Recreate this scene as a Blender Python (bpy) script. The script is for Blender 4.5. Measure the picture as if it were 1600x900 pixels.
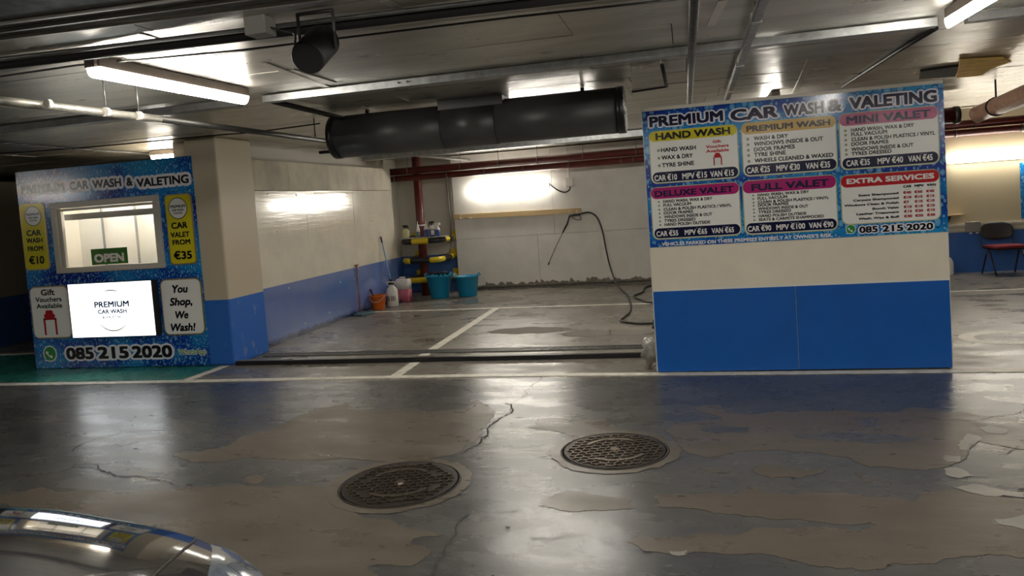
import bpy, bmesh, math, random
import numpy as np
from mathutils import Vector, Matrix

random.seed(7)
for o in list(bpy.data.objects):
    bpy.data.objects.remove(o, do_unlink=True)
COL = bpy.context.scene.collection
SC = bpy.context.scene

# ------------------------------------------------------------------ camera
CAM_H = 1.6
YAW, PITCH, ROLL, FPX, PX, PY = .2358, -.0582, .0705, 1156.0, 800.0, 384.0
def _rot():
    cy, sy = math.cos(YAW), math.sin(YAW)
    f = Vector((-sy*math.cos(PITCH), cy*math.cos(PITCH), math.sin(PITCH)))
    r = Vector((cy, sy, 0)); d = f.cross(r)
    cr, sr = math.cos(ROLL), math.sin(ROLL)
    return cr*r + sr*d, -sr*r + cr*d, f
CR, CD, CF = _rot()
def ray(x, y):
    return CR*((x-PX)/FPX) + CD*((y-PY)/FPX) + CF
def G(x, y, z=0.0):                       # point of the level plane z seen at a photo pixel
    d = ray(x, y); t = (z-CAM_H)/d.z
    return Vector((d.x*t, d.y*t, z))
def WY(x, y, Y):                          # point of the upright plane Y = const
    d = ray(x, y); t = Y/d.y
    return Vector((d.x*t, Y, CAM_H+d.z*t))
cam_data = bpy.data.cameras.new('camera')
cam = bpy.data.objects.new('camera', cam_data); COL.objects.link(cam)
mw = Matrix.Identity(4)
for i, v in enumerate((CR, -CD, -CF)):
    for j in range(3): mw[j][i] = v[j]
mw.translation = (0, 0, CAM_H)
cam.matrix_world = mw
cam_data.sensor_width = 36; cam_data.lens = FPX/1600*36
cam_data.shift_y = -(450-PY)/1600
cam_data.clip_start = .05; cam_data.clip_end = 100
SC.camera = cam

# ------------------------------------------------------------------ world, exposure
w = bpy.data.worlds.new('world'); SC.world = w; w.use_nodes = True
w.node_tree.nodes['Background'].inputs[0].default_value = (.9, .85, .75, 1)
w.node_tree.nodes['Background'].inputs[1].default_value = .02
SC.view_settings.view_transform = 'Standard'; SC.view_settings.look = 'None'
SC.view_settings.gamma = 1; SC.view_settings.use_curve_mapping = False
SC.view_settings.exposure = 0.6
TUBE_E = 42.0            # ceiling tubes
WARM = (1.0, .945, .85)

# ------------------------------------------------------------------ materials
def new_mat(name, col=(.5,.5,.5), rough=.5, metal=0.0, spec=.5, emit=None, es=0, coat=0):
    m = bpy.data.materials.new(name); m.use_nodes = True
    b = m.node_tree.nodes['Principled BSDF']
    b.inputs['Base Color'].default_value = (*col, 1)
    b.inputs['Roughness'].default_value = rough
    b.inputs['Metallic'].default_value = metal
    b.inputs['Specular IOR Level'].default_value = spec
    if coat:
        b.inputs['Coat Weight'].default_value = coat; b.inputs['Coat Roughness'].default_value = .03
    if emit:
        b.inputs['Emission Color'].default_value = (*emit, 1); b.inputs['Emission Strength'].default_value = es
    return m
def N(m, t, **kw):
    n = m.node_tree.nodes.new(t)
    for k, v in kw.items(): setattr(n, k, v)
    return n
def L(m, a, b): m.node_tree.links.new(a, b)
def BS(m): return m.node_tree.nodes['Principled BSDF']
def coords(m, scale=(1,1,1), rot=(0,0,0)):
    g = N(m, 'ShaderNodeNewGeometry'); mp = N(m, 'ShaderNodeMapping')
    mp.inputs['Scale'].default_value = scale; mp.inputs['Rotation'].default_value = rot
    L(m, g.outputs['Position'], mp.inputs['Vector']); return mp.outputs[0]
def noise(m, sc=5, det=5, rough=.55, scale=(1,1,1), dist=0):
    n = N(m, 'ShaderNodeTexNoise'); n.inputs['Scale'].default_value = sc
    n.inputs['Detail'].default_value = det; n.inputs['Roughness'].default_value = rough
    n.inputs['Distortion'].default_value = dist
    L(m, coords(m, scale), n.inputs['Vector']); return n.outputs['Fac']
def ramp(m, fac, stops):
    r = N(m, 'ShaderNodeValToRGB'); cr = r.color_ramp
    while len(cr.elements) > 1: cr.elements.remove(cr.elements[0])
    cr.elements[0].position = stops[0][0]; c = stops[0][1]
    cr.elements[0].color = (*c, 1) if len(c) == 3 else c
    for p, c in stops[1:]:
        e = cr.elements.new(p); e.color = (*c, 1) if len(c) == 3 else c
    L(m, fac, r.inputs[0]); return r.outputs[0]
def mix(m, fac, a, b, mode='MIX'):
    x = N(m, 'ShaderNodeMix', data_type='RGBA', blend_type=mode)
    if isinstance(fac, (int, float)): x.inputs[0].default_value = fac
    else: L(m, fac, x.inputs[0])
    for i, v in ((6, a), (7, b)):
        if isinstance(v, tuple): x.inputs[i].default_value = (*v, 1)
        else: L(m, v, x.inputs[i])
    return x.outputs[2]
def math_n(m, op, a, b=0.0, c=None):
    x = N(m, 'ShaderNodeMath', operation=op)
    for i, v in enumerate((a, b) if c is None else (a, b, c)):
        if isinstance(v, (int, float)): x.inputs[i].default_value = v
        else: L(m, v, x.inputs[i])
    return x.outputs[0]
def bump(m, h, strength=.3, dist=.01, prev=None):
    b = N(m, 'ShaderNodeBump'); b.inputs['Strength'].default_value = strength; b.inputs['Distance'].default_value = dist
    L(m, h, b.inputs['Height'])
    if prev: L(m, prev, b.inputs['Normal'])
    return b.outputs[0]
def g3(v): return (v, v, v)
def worn(name, col, var=.25, sc=6, rough=(.4,.6), bmp=.1, metal=0, spec=.5, scale=(1,1,1), bsc=60):
    m = new_mat(name, col, .5, metal, spec)
    f = noise(m, sc, 6, .6, scale)
    lo = tuple(c*(1-var) for c in col); hi = tuple(min(1, c*(1+var)) for c in col)
    L(m, ramp(m, f, [(.3, lo), (.7, hi)]), BS(m).inputs['Base Color'])
    L(m, ramp(m, noise(m, sc*2.3, 4, .6, scale), [(.3, g3(rough[0])), (.7, g3(rough[1]))]), BS(m).inputs['Roughness'])
    if bmp: L(m, bump(m, noise(m, bsc, 4, .6, scale), bmp, .004), BS(m).inputs['Normal'])
    return m
def zband(m, z, lo, hi):
    """lower colour under height z, upper colour above"""
    g = N(m, 'ShaderNodeNewGeometry'); s = N(m, 'ShaderNodeSeparateXYZ'); L(m, g.outputs['Position'], s.inputs[0])
    return mix(m, math_n(m, 'GREATER_THAN', s.outputs[2], z), lo, hi), s

M = {}
BLUE = (.012, .10, .40); CREAM = (.62, .55, .42)
# aisle floor: grey floor paint with a little dirt, glossy
m = M['aisle'] = new_mat('aisle_paint', (.12,.12,.12), .3, spec=.75)
f1 = noise(m, 1.1, 6, .6, (1, 1.6, 1), .6); f2 = noise(m, 14, 5, .6, (.5, 1.6, 1))
c = mix(m, f2, ramp(m, f1, [(.35, (.042,.048,.056)), (.66, (.095,.094,.088))]), (.12,.115,.105), 'MIX')
c = mix(m, .45, ramp(m, f1, [(.35, (.040,.046,.055)), (.66, (.095,.093,.087))]), c)
L(m, c, BS(m).inputs['Base Color'])
L(m, ramp(m, noise(m, 3, 5, .6, (.6, 1.5, 1)), [(.3, g3(.21)), (.7, g3(.34))]), BS(m).inputs['Roughness'])
n1 = bump(m, noise(m, 3.5, 4, .5, (.6, 1.6, 1)), .20, .012)
n2 = bump(m, noise(m, 120, 3, .6, (.6, 1, 1)), .28, .002, n1)
L(m, n2, BS(m).inputs['Normal'])
# bare concrete where the paint has gone
def concrete(name, a, b, r0, r1, bs=.25, sc=2.2):
    m = new_mat(name, a, .4)
    f = noise(m, sc, 8, .62, (.7, 1.3, 1), .3)
    c = ramp(m, f, [(.3, a), (.72, b)])
    c = mix(m, math_n(m, 'MULTIPLY', noise(m, 45, 4, .7), .35), c, tuple(x*.45 for x in a))
    L(m, c, BS(m).inputs['Base Color'])
    L(m, ramp(m, noise(m, sc*1.6, 6, .6, (.6, 1.4, 1)), [(.35, g3(r0)), (.65, g3(r1))]), BS(m).inputs['Roughness'])
    n1 = bump(m, noise(m, 4, 4, .5, (.6, 1.6, 1)), bs, .012)
    L(m, bump(m, noise(m, 90, 4, .65), .22, .003, n1), BS(m).inputs['Normal'])
    return m
M['bare'] = concrete('bare_concrete', (.108,.090,.069), (.170,.142,.110), .25, .42)
M['bay'] = concrete('bay_concrete', (.185,.168,.142), (.31,.283,.238), .20, .46, .2, 1.6)
M['rim'] = new_mat('paint_edge', (.045,.04,.035), .6)
M['flake'] = concrete('pale_flake', (.26,.25,.23), (.36,.34,.31), .3, .45)
M['crack'] = new_mat('crack', (.03,.027,.022), .8)
M['line'] = worn('line_paint', (.80,.76,.66), .22, 9, (.35,.55), .12)
M['green'] = worn('green_paint', (.03,.23,.17), .35, 2, (.2,.38), .12, bsc=30)
M['wet'] = new_mat('wet_patch', (.19,.175,.15), .07)
# ceiling foil
m = M['foil'] = new_mat('foil_insulation', (.50,.475,.43), .3, .82)
f = noise(m, 2.2, 6, .6, (.5, 2, 1))
L(m, ramp(m, f, [(.3, (.44,.42,.375)), (.7, (.64,.61,.54))]), BS(m).inputs['Base Color'])
L(m, ramp(m, noise(m, 5, 5, .6, (.6, 2.2, 1)), [(.3, g3(.26)), (.7, g3(.42))]), BS(m).inputs['Roughness'])
n1 = bump(m, noise(m, 3.0, 4, .55, (.5, 2.2, 1), .5), .30, .02)
n2 = bump(m, noise(m, 60, 4, .7, (.35, 1.3, 1)), .30, .003, n1)
L(m, n2, BS(m).inputs['Normal'])
m = M['foil_loose'] = new_mat('loose_foil', (.62,.58,.50), .28, 1.0)
n1 = bump(m, noise(m, 5.5, 5, .6, (.6, 1.8, 1), 1.6), 1.0, .09)
L(m, n1, BS(m).inputs['Normal'])
M['slab'] = worn('slab_soffit', (.10,.095,.085), .3, 3)
M['tape'] = new_mat('foil_tape', (.66,.63,.57), .34, 1.0)
M['insul'] = worn('yellow_insulation', (.85,.55,.17), .25, 8, (.7,.9))
M['galv'] = worn('galvanised_steel', (.42,.43,.43), .25, 14, (.35,.5), .05, 1.0)
M['galvd'] = worn('dull_grey_steel', (.20,.20,.195), .25, 10, (.4,.6), .05, .8)
M['dark'] = new_mat('dark_trunking', (.016,.0155,.015), .75, spec=.3)
M['cable'] = new_mat('black_cable', (.012,.012,.012), .45)
M['duct'] = worn('dark_duct_steel', (.085,.085,.085), .22, 3.5, (.36,.48), .06, .25, scale=(.6,1,1))
M['ductband'] = new_mat('duct_end_ring', (.012,.012,.013), .35)
M['speaker'] = new_mat('black_speaker', (.022,.022,.022), .5)
M['white_metal'] = worn('white_metal', (.62,.60,.55), .12, 12, (.35,.5), 0)
M['steelpipe'] = worn('old_steel_pipe', (.40,.385,.34), .35, 12, (.35,.5), .05, .7)
M['darkpipe'] = new_mat('dark_pipe', (.05,.048,.045), .4, .5)
M['red'] = worn('red_oxide_paint', (.115,.018,.014), .25, 9, (.3,.45), 0)
M['brownpipe'] = worn('brown_lagging', (.30,.17,.115), .25, 8, (.35,.5), .1)
M['lamp_body'] = worn('lamp_body', (.16,.13,.11), .15, 8, (.4,.5), 0)
def emit_mat(name, col, s):
    m = new_mat(name, (.8,.8,.8), .4, emit=col, es=s); return m
M['tube'] = emit_mat('lit_diffuser', WARM, TUBE_E)
M['tube_wall'] = emit_mat('lit_wall_diffuser', (1,.945,.84), 27)
M['tube_kiosk'] = emit_mat('lit_kiosk_strip', (1,.93,.82), 45)
M['lightbox'] = emit_mat('lit_sign_face', (.93,.97,1.0), 1.35)
# painted walls
m = M['clad'] = new_mat('glossy_cladding', CREAM, .2)
c, s = zband(m, .745, (.13,.21,.52), (.82,.76,.63))
dirt = ramp(m, math_n(m, 'ADD', s.outputs[2], math_n(m, 'MULTIPLY', noise(m, 9, 5, .6), .10)), [(.085, (1,1,1)), (.15, (0,0,0))])
c = mix(m, dirt, c, (.012,.03,.09))
c = mix(m, math_n(m, 'MULTIPLY', ramp(m, noise(m, 2.5, 5, .6), [(.4,(0,0,0)),(.75,(1,1,1))]), .22), c, (.33,.30,.27))
L(m, c, BS(m).inputs['Base Color'])
L(m, ramp(m, noise(m, 4, 4, .5), [(.3, g3(.13)), (.7, g3(.20))]), BS(m).inputs['Roughness'])
L(m, bump(m, noise(m, 7, 3, .5, (1, .2, 3.6)), .38, .006), BS(m).inputs['Normal'])
BS(m).inputs['Coat Weight'].default_value = .8; BS(m).inputs['Coat Roughness'].default_value = .10
BS(m).inputs['Specular IOR Level'].default_value = .7
m = M['clad_top'] = worn('stained_plaster', (.58,.53,.42), .25, 2.4, (.6,.8), .15, scale=(1,1,.6))
m = M['pillar'] = new_mat('painted_pillar', CREAM, .45)
c, s = zband(m, .745, (.02,.13,.50), (.52,.45,.33))
sc_ = ramp(m, noise(m, 3.2, 5, .6, (1, 2, 1.2)), [(.60,(0,0,0)),(.68,(1,1,1))])
c = mix(m, math_n(m, 'MULTIPLY', sc_, .25), c, (.45,.45,.48))
L(m, c, BS(m).inputs['Base Color'])
L(m, bump(m, noise(m, 25, 4, .6), .12, .005), BS(m).inputs['Normal'])
def two_tone(name, z, lo, hi, rough=.45):
    m = new_mat(name, hi, rough); c, s = zband(m, z, lo, hi)
    c = mix(m, math_n(m, 'MULTIPLY', noise(m, 3, 6, .6), .28), c, tuple(x*.6 for x in hi) )
    L(m, mix(m, .75, zband(m, z, lo, hi)[0], c), BS(m).inputs['Base Color'])
    L(m, bump(m, noise(m, 30, 4, .6), .1, .004), BS(m).inputs['Normal'])
    return m
M['wall_bay'] = two_tone('back_wall_paint', .70, (.01,.10,.34), (.58,.55,.48))
M['wall_dark'] = two_tone('left_wall_shade_paint', .73, (.006,.05,.19), (.22,.19,.14))  # far left wall: its lack of light is put into darker colours
M['wall_right'] = two_tone('right_wall_paint', .64, (.01,.12,.46), (.58,.49,.33))
M['board'] = worn('white_wall_board', (.68,.66,.61), .08, 3, (.30,.42), .06)
M['plaster_dirt'] = worn('dirty_base', (.20,.18,.15), .35, 12, (.6,.8), .4)
M['part_cream'] = worn('partition_cream', (.80,.74,.61), .04, 4, (.3,.36), 0)
M['part_blue'] = worn('partition_blue', (.001,.105,.46), .06, 4, (.32,.4), 0)
M['white'] = new_mat('white_paint', (.78,.77,.73), .35)
M['upvc'] = new_mat('grey_white_upvc', (.52,.49,.43), .35)
M['inwall'] = worn('kiosk_lining', (.80,.74,.62), .05, 3, (.4,.5), 0)
M['grey'] = new_mat('grey_plastic', (.28,.27,.25), .5)
m = M['glass'] = new_mat('clear_glass', (1,1,1), .02)
BS(m).inputs['Transmission Weight'].default_value = 0
m.node_tree.nodes.remove(BS(m))
tr = N(m, 'ShaderNodeBsdfTransparent'); gl = N(m, 'ShaderNodeBsdfGlossy'); gl.inputs['Roughness'].default_value = .02
ms = N(m, 'ShaderNodeMixShader'); ms.inputs[0].default_value = .07
L(m, tr.outputs[0], ms.inputs[1]); L(m, gl.outputs[0], ms.inputs[2])
L(m, ms.outputs[0], m.node_tree.nodes['Material Output'].inputs[0])
# water-droplet print
def droplets(name, sc, seed):
    m = new_mat(name, (0,.1,.5), .16, 0, .6)
    base = ramp(m, noise(m, 1.3, 3, .5, (1, 1, 1.6)), [(.36, (.002,.015,.24)), (.44, (.003,.06,.38)), (.52, (.006,.20,.56)), (.66, (.02,.32,.66))])
    for k, (s2, thr) in enumerate(((sc*2.1, .34), (sc, .34))):
        v = N(m, 'ShaderNodeTexVoronoi'); v.inputs['Scale'].default_value = s2
        v.voronoi_dimensions = '2D'
        sx = N(m, 'ShaderNodeSeparateXYZ'); L(m, coords(m, (1.25, 1, .85)), sx.inputs[0]); cx = N(m, 'ShaderNodeCombineXYZ')
        L(m, sx.outputs[0], cx.inputs[0]); L(m, sx.outputs[2], cx.inputs[1]); L(m, cx.outputs[0], v.inputs['Vector'])
        wn = N(m, 'ShaderNodeTexWhiteNoise'); L(m, v.outputs['Position'], wn.inputs['Vector'])
        r = math_n(m, 'MULTIPLY_ADD', wn.outputs['Value'], thr, .12)
        q = math_n(m, 'DIVIDE', v.outputs['Distance'], r)          # 0 centre .. 1 rim of the drop
        rim = ramp(m, q, [(.70, (0,0,0)), (.84, (1,1,1)), (.98, (1,1,1)), (1.0, (0,0,0))])
        core = ramp(m, q, [(.0, (1,1,1)), (.40, (.55,.55,.55)), (.70, (.35,.35,.35)), (.80, (0,0,0))])
        base = mix(m, math_n(m, 'MULTIPLY', rim, .85), base, (.001,.02,.18))
        base = mix(m, math_n(m, 'MULTIPLY', core, .8), base, (.22,.58,.88))
    L(m, base, BS(m).inputs['Base Color']); return m
M['drops_small'] = droplets('droplet_print_fine', 15, 1)
M['drops_big'] = droplets('droplet_print_large', 10, 2)
# print inks
INK = dict(black=(.006,.006,.010), navy=(.004,.006,.045), white=(.82,.82,.80), halo=(.80,.80,.86), yellow=(.66,.58,.02), gold=(.62,.40,.10),
           pink=(.50,.10,.24), magenta=(.42,.01,.16), red=(.48,.01,.02), card=(.86,.86,.83), green=(.03,.27,.06), greentxt=(.06,.22,.04),
           logo=(.03,.08,.22), cardline=(.50,.52,.25), grey=(.35,.37,.32), darkred=(.40,.02,.03), kgreen=(.05,.20,.03))
for k, v in INK.items(): M['i_'+k] = new_mat('print_'+k, v, .2, 0, .42)
M['goldframe'] = new_mat('gold_frame', (.45,.36,.20), .35, .7)
M['wood'] = worn('pale_timber', (.50,.36,.18), .18, 10, (.5,.65), .1, scale=(.15,1,3))
M['orange'] = new_mat('orange_plastic', (.62,.13,.01), .38)
M['tub'] = new_mat('blue_rubber', (.004,.22,.40), .4)
M['blackp'] = new_mat('black_plastic', (.012,.012,.013), .38)
M['yellowp'] = new_mat('yellow_plastic', (.66,.48,.015), .3)
M['whitep'] = new_mat('white_plastic', (.70,.66,.62), .4)
M['cream_liq'] = new_mat('pale_yellow_plastic', (.60,.56,.30), .4)
M['pink_liq'] = new_mat('pink_liquid', (.50,.13,.18), .35)
M['blue_liq'] = new_mat('blue_liquid', (.04,.08,.26), .35)
M['bluegrey_liq'] = new_mat('grey_blue_liquid', (.10,.17,.22), .35)
M['handle_blue'] = new_mat('pale_blue_handle', (.12,.30,.50), .4)
M['handle_wood'] = new_mat('brown_handle', (.25,.11,.06), .5)
M['chair_back'] = new_mat('charcoal_plastic', (.028,.028,.028), .45)
M['chair_red'] = worn('red_fabric', (.18,.012,.02), .2, 40, (.8,.9), .2)
M['frame_black'] = new_mat('black_frame', (.008,.008,.012), .35)
M['iron'] = worn('cast_iron', (.028,.021,.016), .35, 20, (.4,.6), .3, .6)
M['iron_hi'] = worn('iron_ridge_glint', (.17,.14,.105), .3, 20, (.25,.4), .1, .9)  # ridges lightened, their glints are put into the colour
M['sack'] = worn('crumpled_plastic', (.40,.39,.36), .3, 8, (.2,.4), .3)
m = M['carpaint'] = new_mat('dark_grey_car_paint', (.085,.083,.085), .07, .7, .5, coat=1)
M['carglass'] = new_mat('dark_car_glass', (.01,.011,.012), .04, 0, .8)
M['chrome'] = new_mat('chrome', (.6,.6,.62), .12, 1)
m = M['lens'] = new_mat('headlamp_lens', (.16,.19,.24), .08, .35, .8, coat=1)
M['tyre'] = new_mat('tyre_rubber', (.015,.015,.015), .8)

# ------------------------------------------------------------------ mesh helpers
def BM(): return bmesh.new()
def box(bm, x0, x1, y0, y1, z0, z1):
    v = [bm.verts.new(p) for p in ((x0,y0,z0),(x1,y0,z0),(x1,y1,z0),(x0,y1,z0),(x0,y0,z1),(x1,y0,z1),(x1,y1,z1),(x0,y1,z1))]
    for f in ((0,3,2,1),(4,5,6,7),(0,1,5,4),(1,2,6,5),(2,3,7,6),(3,0,4,7)): bm.faces.new([v[i] for i in f])
def frame_of(t):
    a = Vector((0,0,1)) if abs(t.z) < .9 else Vector((1,0,0))
    u = t.cross(a).normalized(); return u, t.cross(u).normalized()
def tube(bm, pts, r, n=12, cap=True, flat=None):
    pts = [Vector(p) for p in pts]; rings = []
    rr = r if isinstance(r, (list, tuple)) else [r]*len(pts)
    u = None
    for i, p in enumerate(pts):
        t = (pts[min(i+1, len(pts)-1)]-pts[max(i-1, 0)]).normalized()
        if u is None: u, v = frame_of(t)
        else:
            u = (u - t*u.dot(t)).normalized(); v = t.cross(u)
        rings.append([bm.verts.new(p + (u*math.cos(2*math.pi*k/n) + v*math.sin(2*math.pi*k/n))*rr[i]) for k in range(n)])
    for a, b in zip(rings, rings[1:]):
        for k in range(n):
            f = bm.faces.new((a[k], a[(k+1)%n], b[(k+1)%n], b[k])); f.smooth = True
    if cap:
        bm.faces.new(list(reversed(rings[0]))); bm.faces.new(rings[-1])
def lathe(bm, prof, cx, cy, n=24, sx=1, sy=1, caps=True):
    rings = []
    for r, z in prof:
        rings.append([bm.verts.new((cx+r*sx*math.cos(2*math.pi*k/n), cy+r*sy*math.sin(2*math.pi*k/n), z)) for k in range(n)])
    for a, b in zip(rings, rings[1:]):
        for k in range(n):
            f = bm.faces.new((a[k], a[(k+1)%n], b[(k+1)%n], b[k])); f.smooth = True
    if caps:
        bm.faces.new(list(reversed(rings[0]))); bm.faces.new(rings[-1])
def prism(bm, poly, d, smooth=False):
    """poly: 3-D points of one face; d: extrusion vector"""
    a = [bm.verts.new(p) for p in poly]; b = [bm.verts.new(Vector(p)+Vector(d)) for p in poly]
    bm.faces.new(list(reversed(a))); bm.faces.new(b); n = len(a)
    for k in range(n): bm.faces.new((a[k], a[(k+1)%n], b[(k+1)%n], b[k]))
def smooth_path(pts, k=6):
    pts = [Vector(p) for p in pts]; out = []
    for i in range(len(pts)-1):
        p0, p1, p2, p3 = pts[max(i-1,0)], pts[i], pts[i+1], pts[min(i+2, len(pts)-1)]
        for j in range(k):
            t = j/k
            out.append(.5*((2*p1)+(p2-p0)*t+(2*p0-5*p1+4*p2-p3)*t*t+(3*p1-p0-3*p2+p3)*t**3))
    out.append(pts[-1]); return out
def rrect(x0, x1, z0, z1, r, n=6, Y=0.0):
    r = min(r, (x1-x0)/2-1e-4, (z1-z0)/2-1e-4); P = []
    for cx, cz, a0 in ((x1-r, z1-r, 0), (x0+r, z1-r, 90), (x0+r, z0+r, 180), (x1-r, z0+r, 270)):
        for k in range(n+1):
            a = math.radians(a0+90*k/n); P.append(Vector((cx+r*math.cos(a), Y, cz+r*math.sin(a))))
    return P
def plate(bm, x0, x1, z0, z1, r, Y, t):       # rounded plate facing -Y, front at Y, thickness t backwards
    prism(bm, rrect(x0, x1, z0, z1, r, 6, Y), (0, t, 0))
def fix(bm): bmesh.ops.recalc_face_normals(bm, faces=bm.faces)
def obj(name, bm, mt, parent=None, label=None, bevel=0, smooth=False, norm=True):
    if norm: fix(bm)
    me = bpy.data.meshes.new(name); bm.to_mesh(me); bm.free()
    if isinstance(mt, (list, tuple)):
        for q in mt: me.materials.append(q)
    else: me.materials.append(mt)
    if smooth:
        for p in me.polygons: p.use_smooth = True
    o = bpy.data.objects.new(name, me); COL.objects.link(o)
    if bevel:
        b = o.modifiers.new('bevel', 'BEVEL'); b.width = bevel; b.segments = 2; b.limit_method = 'ANGLE'
    if parent is not None: adopt(o, parent)
    if label: o['label'] = label
    return o
ORG = {}
def adopt(o, parent):
    o.parent = parent
    p = ORG.get(parent.name, Vector((0,0,0)))
    o.matrix_parent_inverse = Matrix.Translation(-p)
    if o.name not in ORG: ORG[o.name] = Vector((0,0,0))
def thing(name, label, cat, loc=(0,0,0), group=None):
    o = bpy.data.objects.new(name, None); COL.objects.link(o); o.location = loc
    o.empty_display_size = .1
    ORG[o.name] = Vector(loc); o['label'] = label; o['category'] = cat
    if group: o['group'] = group
    return o
def tag(o, label, cat, group=None):
    o['label'] = label; o['category'] = cat
    if group: o['group'] = group
    return o
def struct(o): o['kind'] = 'structure'; return o
def stuff(o): o['kind'] = 'stuff'; return o

# text -> flat mesh in the XZ plane facing -Y
_cap = {}
def text_geo(s, off, shear=0, sp=1.0):
    cu = bpy.data.curves.new('t', 'FONT'); cu.body = s; cu.offset = off; cu.shear = shear; cu.space_character = sp
    cu.resolution_u = 3
    to = bpy.data.objects.new('t', cu); me = bpy.data.meshes.new_from_object(to)
    V = np.array([v.co[:2] for v in me.vertices]) if len(me.vertices) else np.zeros((0,2)); F = [tuple(p.vertices) for p in me.polygons]
    bpy.data.objects.remove(to); bpy.data.curves.remove(cu); bpy.data.meshes.remove(me)
    return V, F
def capH():
    if 'h' not in _cap:
        V, F = text_geo('H', 0); _cap['h'] = V[:,1].max()
    return _cap['h']
def write(bm, s, x0, x1, z, h, Y, off=.02, shear=0, sp=1.0, halo=None, th=.0006, x_fit=None):
    """text with its baseline at z, capitals h high, spanning x0..x1, front at Y; strokes thickened by smearing"""
    V, F = text_geo(s, 0, shear, sp)
    a, b = V[:,0].min(), V[:,0].max(); kz = h/(capH()); R_ = off*1.15+(halo or 0); ch = capH()
    kx = (x1-x0)/(b-a+2*off*1.15); kz = h/(ch+2*off*1.15)
    n = 1 if R_ < .004 else (4 if halo is None else 22)
    for q in range(n):
        if n == 1: dx = dz = 0
        else: t_ = 2*math.pi*(q+.5)/n; dx, dz = R_*math.cos(t_)*(1 if halo else 1.41), R_*math.sin(t_)*(1 if halo else 1.41)
        vs = [bm.verts.new((x0+(p[0]-a+off*1.15+dx)*kx, Y-q*.00002, z+(p[1]+off*1.15+dz)*kz)) for p in V]
        for f in F:
            try: bm.faces.new([vs[i] for i in f])
            except ValueError: pass
def text_obj(name, lines, Y, mt, parent, off=.02, halo=None, shear=0, label=None, sp=1.0):
    for (s, x0, x1, z, h) in lines:
        bm = BM(); write(bm, s, x0, x1, z, h, Y, off, shear, sp, halo)
        o = obj(name, bm, mt, parent, label, norm=False)
    return o

# ================================================================== THE SETTING
XL, XR, YN, YF, ZC = -14.0, 7.5, -5.0, 13.45, 2.60
LINE_Y = 6.47
bm = BM(); box(bm, XL-.2, XR+.2, YN-.2, LINE_Y, -.12, 0); box(bm, XL-.2, XR+.2, LINE_Y, YF+.2, -.12, 0)
for i, f in enumerate(bm.faces): f.material_index = 0 if i < 6 else 1
floor = struct(obj('floor', bm, [M['aisle'], M['bay']]))
ORG['floor'] = Vector((0,0,0))

def fractal(poly, amp, it, seed, closed=True):
    rnd = random.Random(seed); P = [Vector(p) for p in poly]
    for k in range(it):
        Q = []
        n = len(P)
        for i in range(n if closed else n-1):
            a, b = P[i], P[(i+1)%n]; d = b-a; nrm = Vector((-d.y, d.x, 0))
            Q += [a, (a+b)/2 + nrm*rnd.uniform(-amp, amp)]
        if not closed: Q.append(P[-1])
        P = Q
    return P
def flat_poly(name, poly, z, t, mt, parent, label=None, up=None):
    bm = BM(); a = [bm.verts.new((p.x, p.y, z)) for p in poly]
    f = bm.faces.new(a)
    bmesh.ops.recalc_face_normals(bm, faces=bm.faces)
    if f.normal.z < 0: f.normal_flip()
    bmesh.ops.triangulate(bm, faces=bm.faces)
    r = bmesh.ops.extrude_face_region(bm, geom=list(bm.faces))
    bmesh.ops.translate(bm, vec=(0,0,-t), verts=[v for v in r['geom'] if isinstance(v, bmesh.types.BMVert)])
    return obj(name, bm, mt, parent, label)
def grow(poly, d):
    c = sum(poly, Vector((0,0,0)))/len(poly); n = len(poly); out = []
    area = sum(poly[i].x*poly[(i+1)%n].y-poly[(i+1)%n].x*poly[i].y for i in range(n))
    sgn = 1 if area > 0 else -1
    for i in range(n):
        t = (poly[(i+1)%n]-poly[i-1]); 
        if t.length < 1e-6: out.append(poly[i]); continue
        t.normalize(); out.append(poly[i] + Vector((t.y, -t.x, 0))*sgn*d)
    return out
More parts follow.
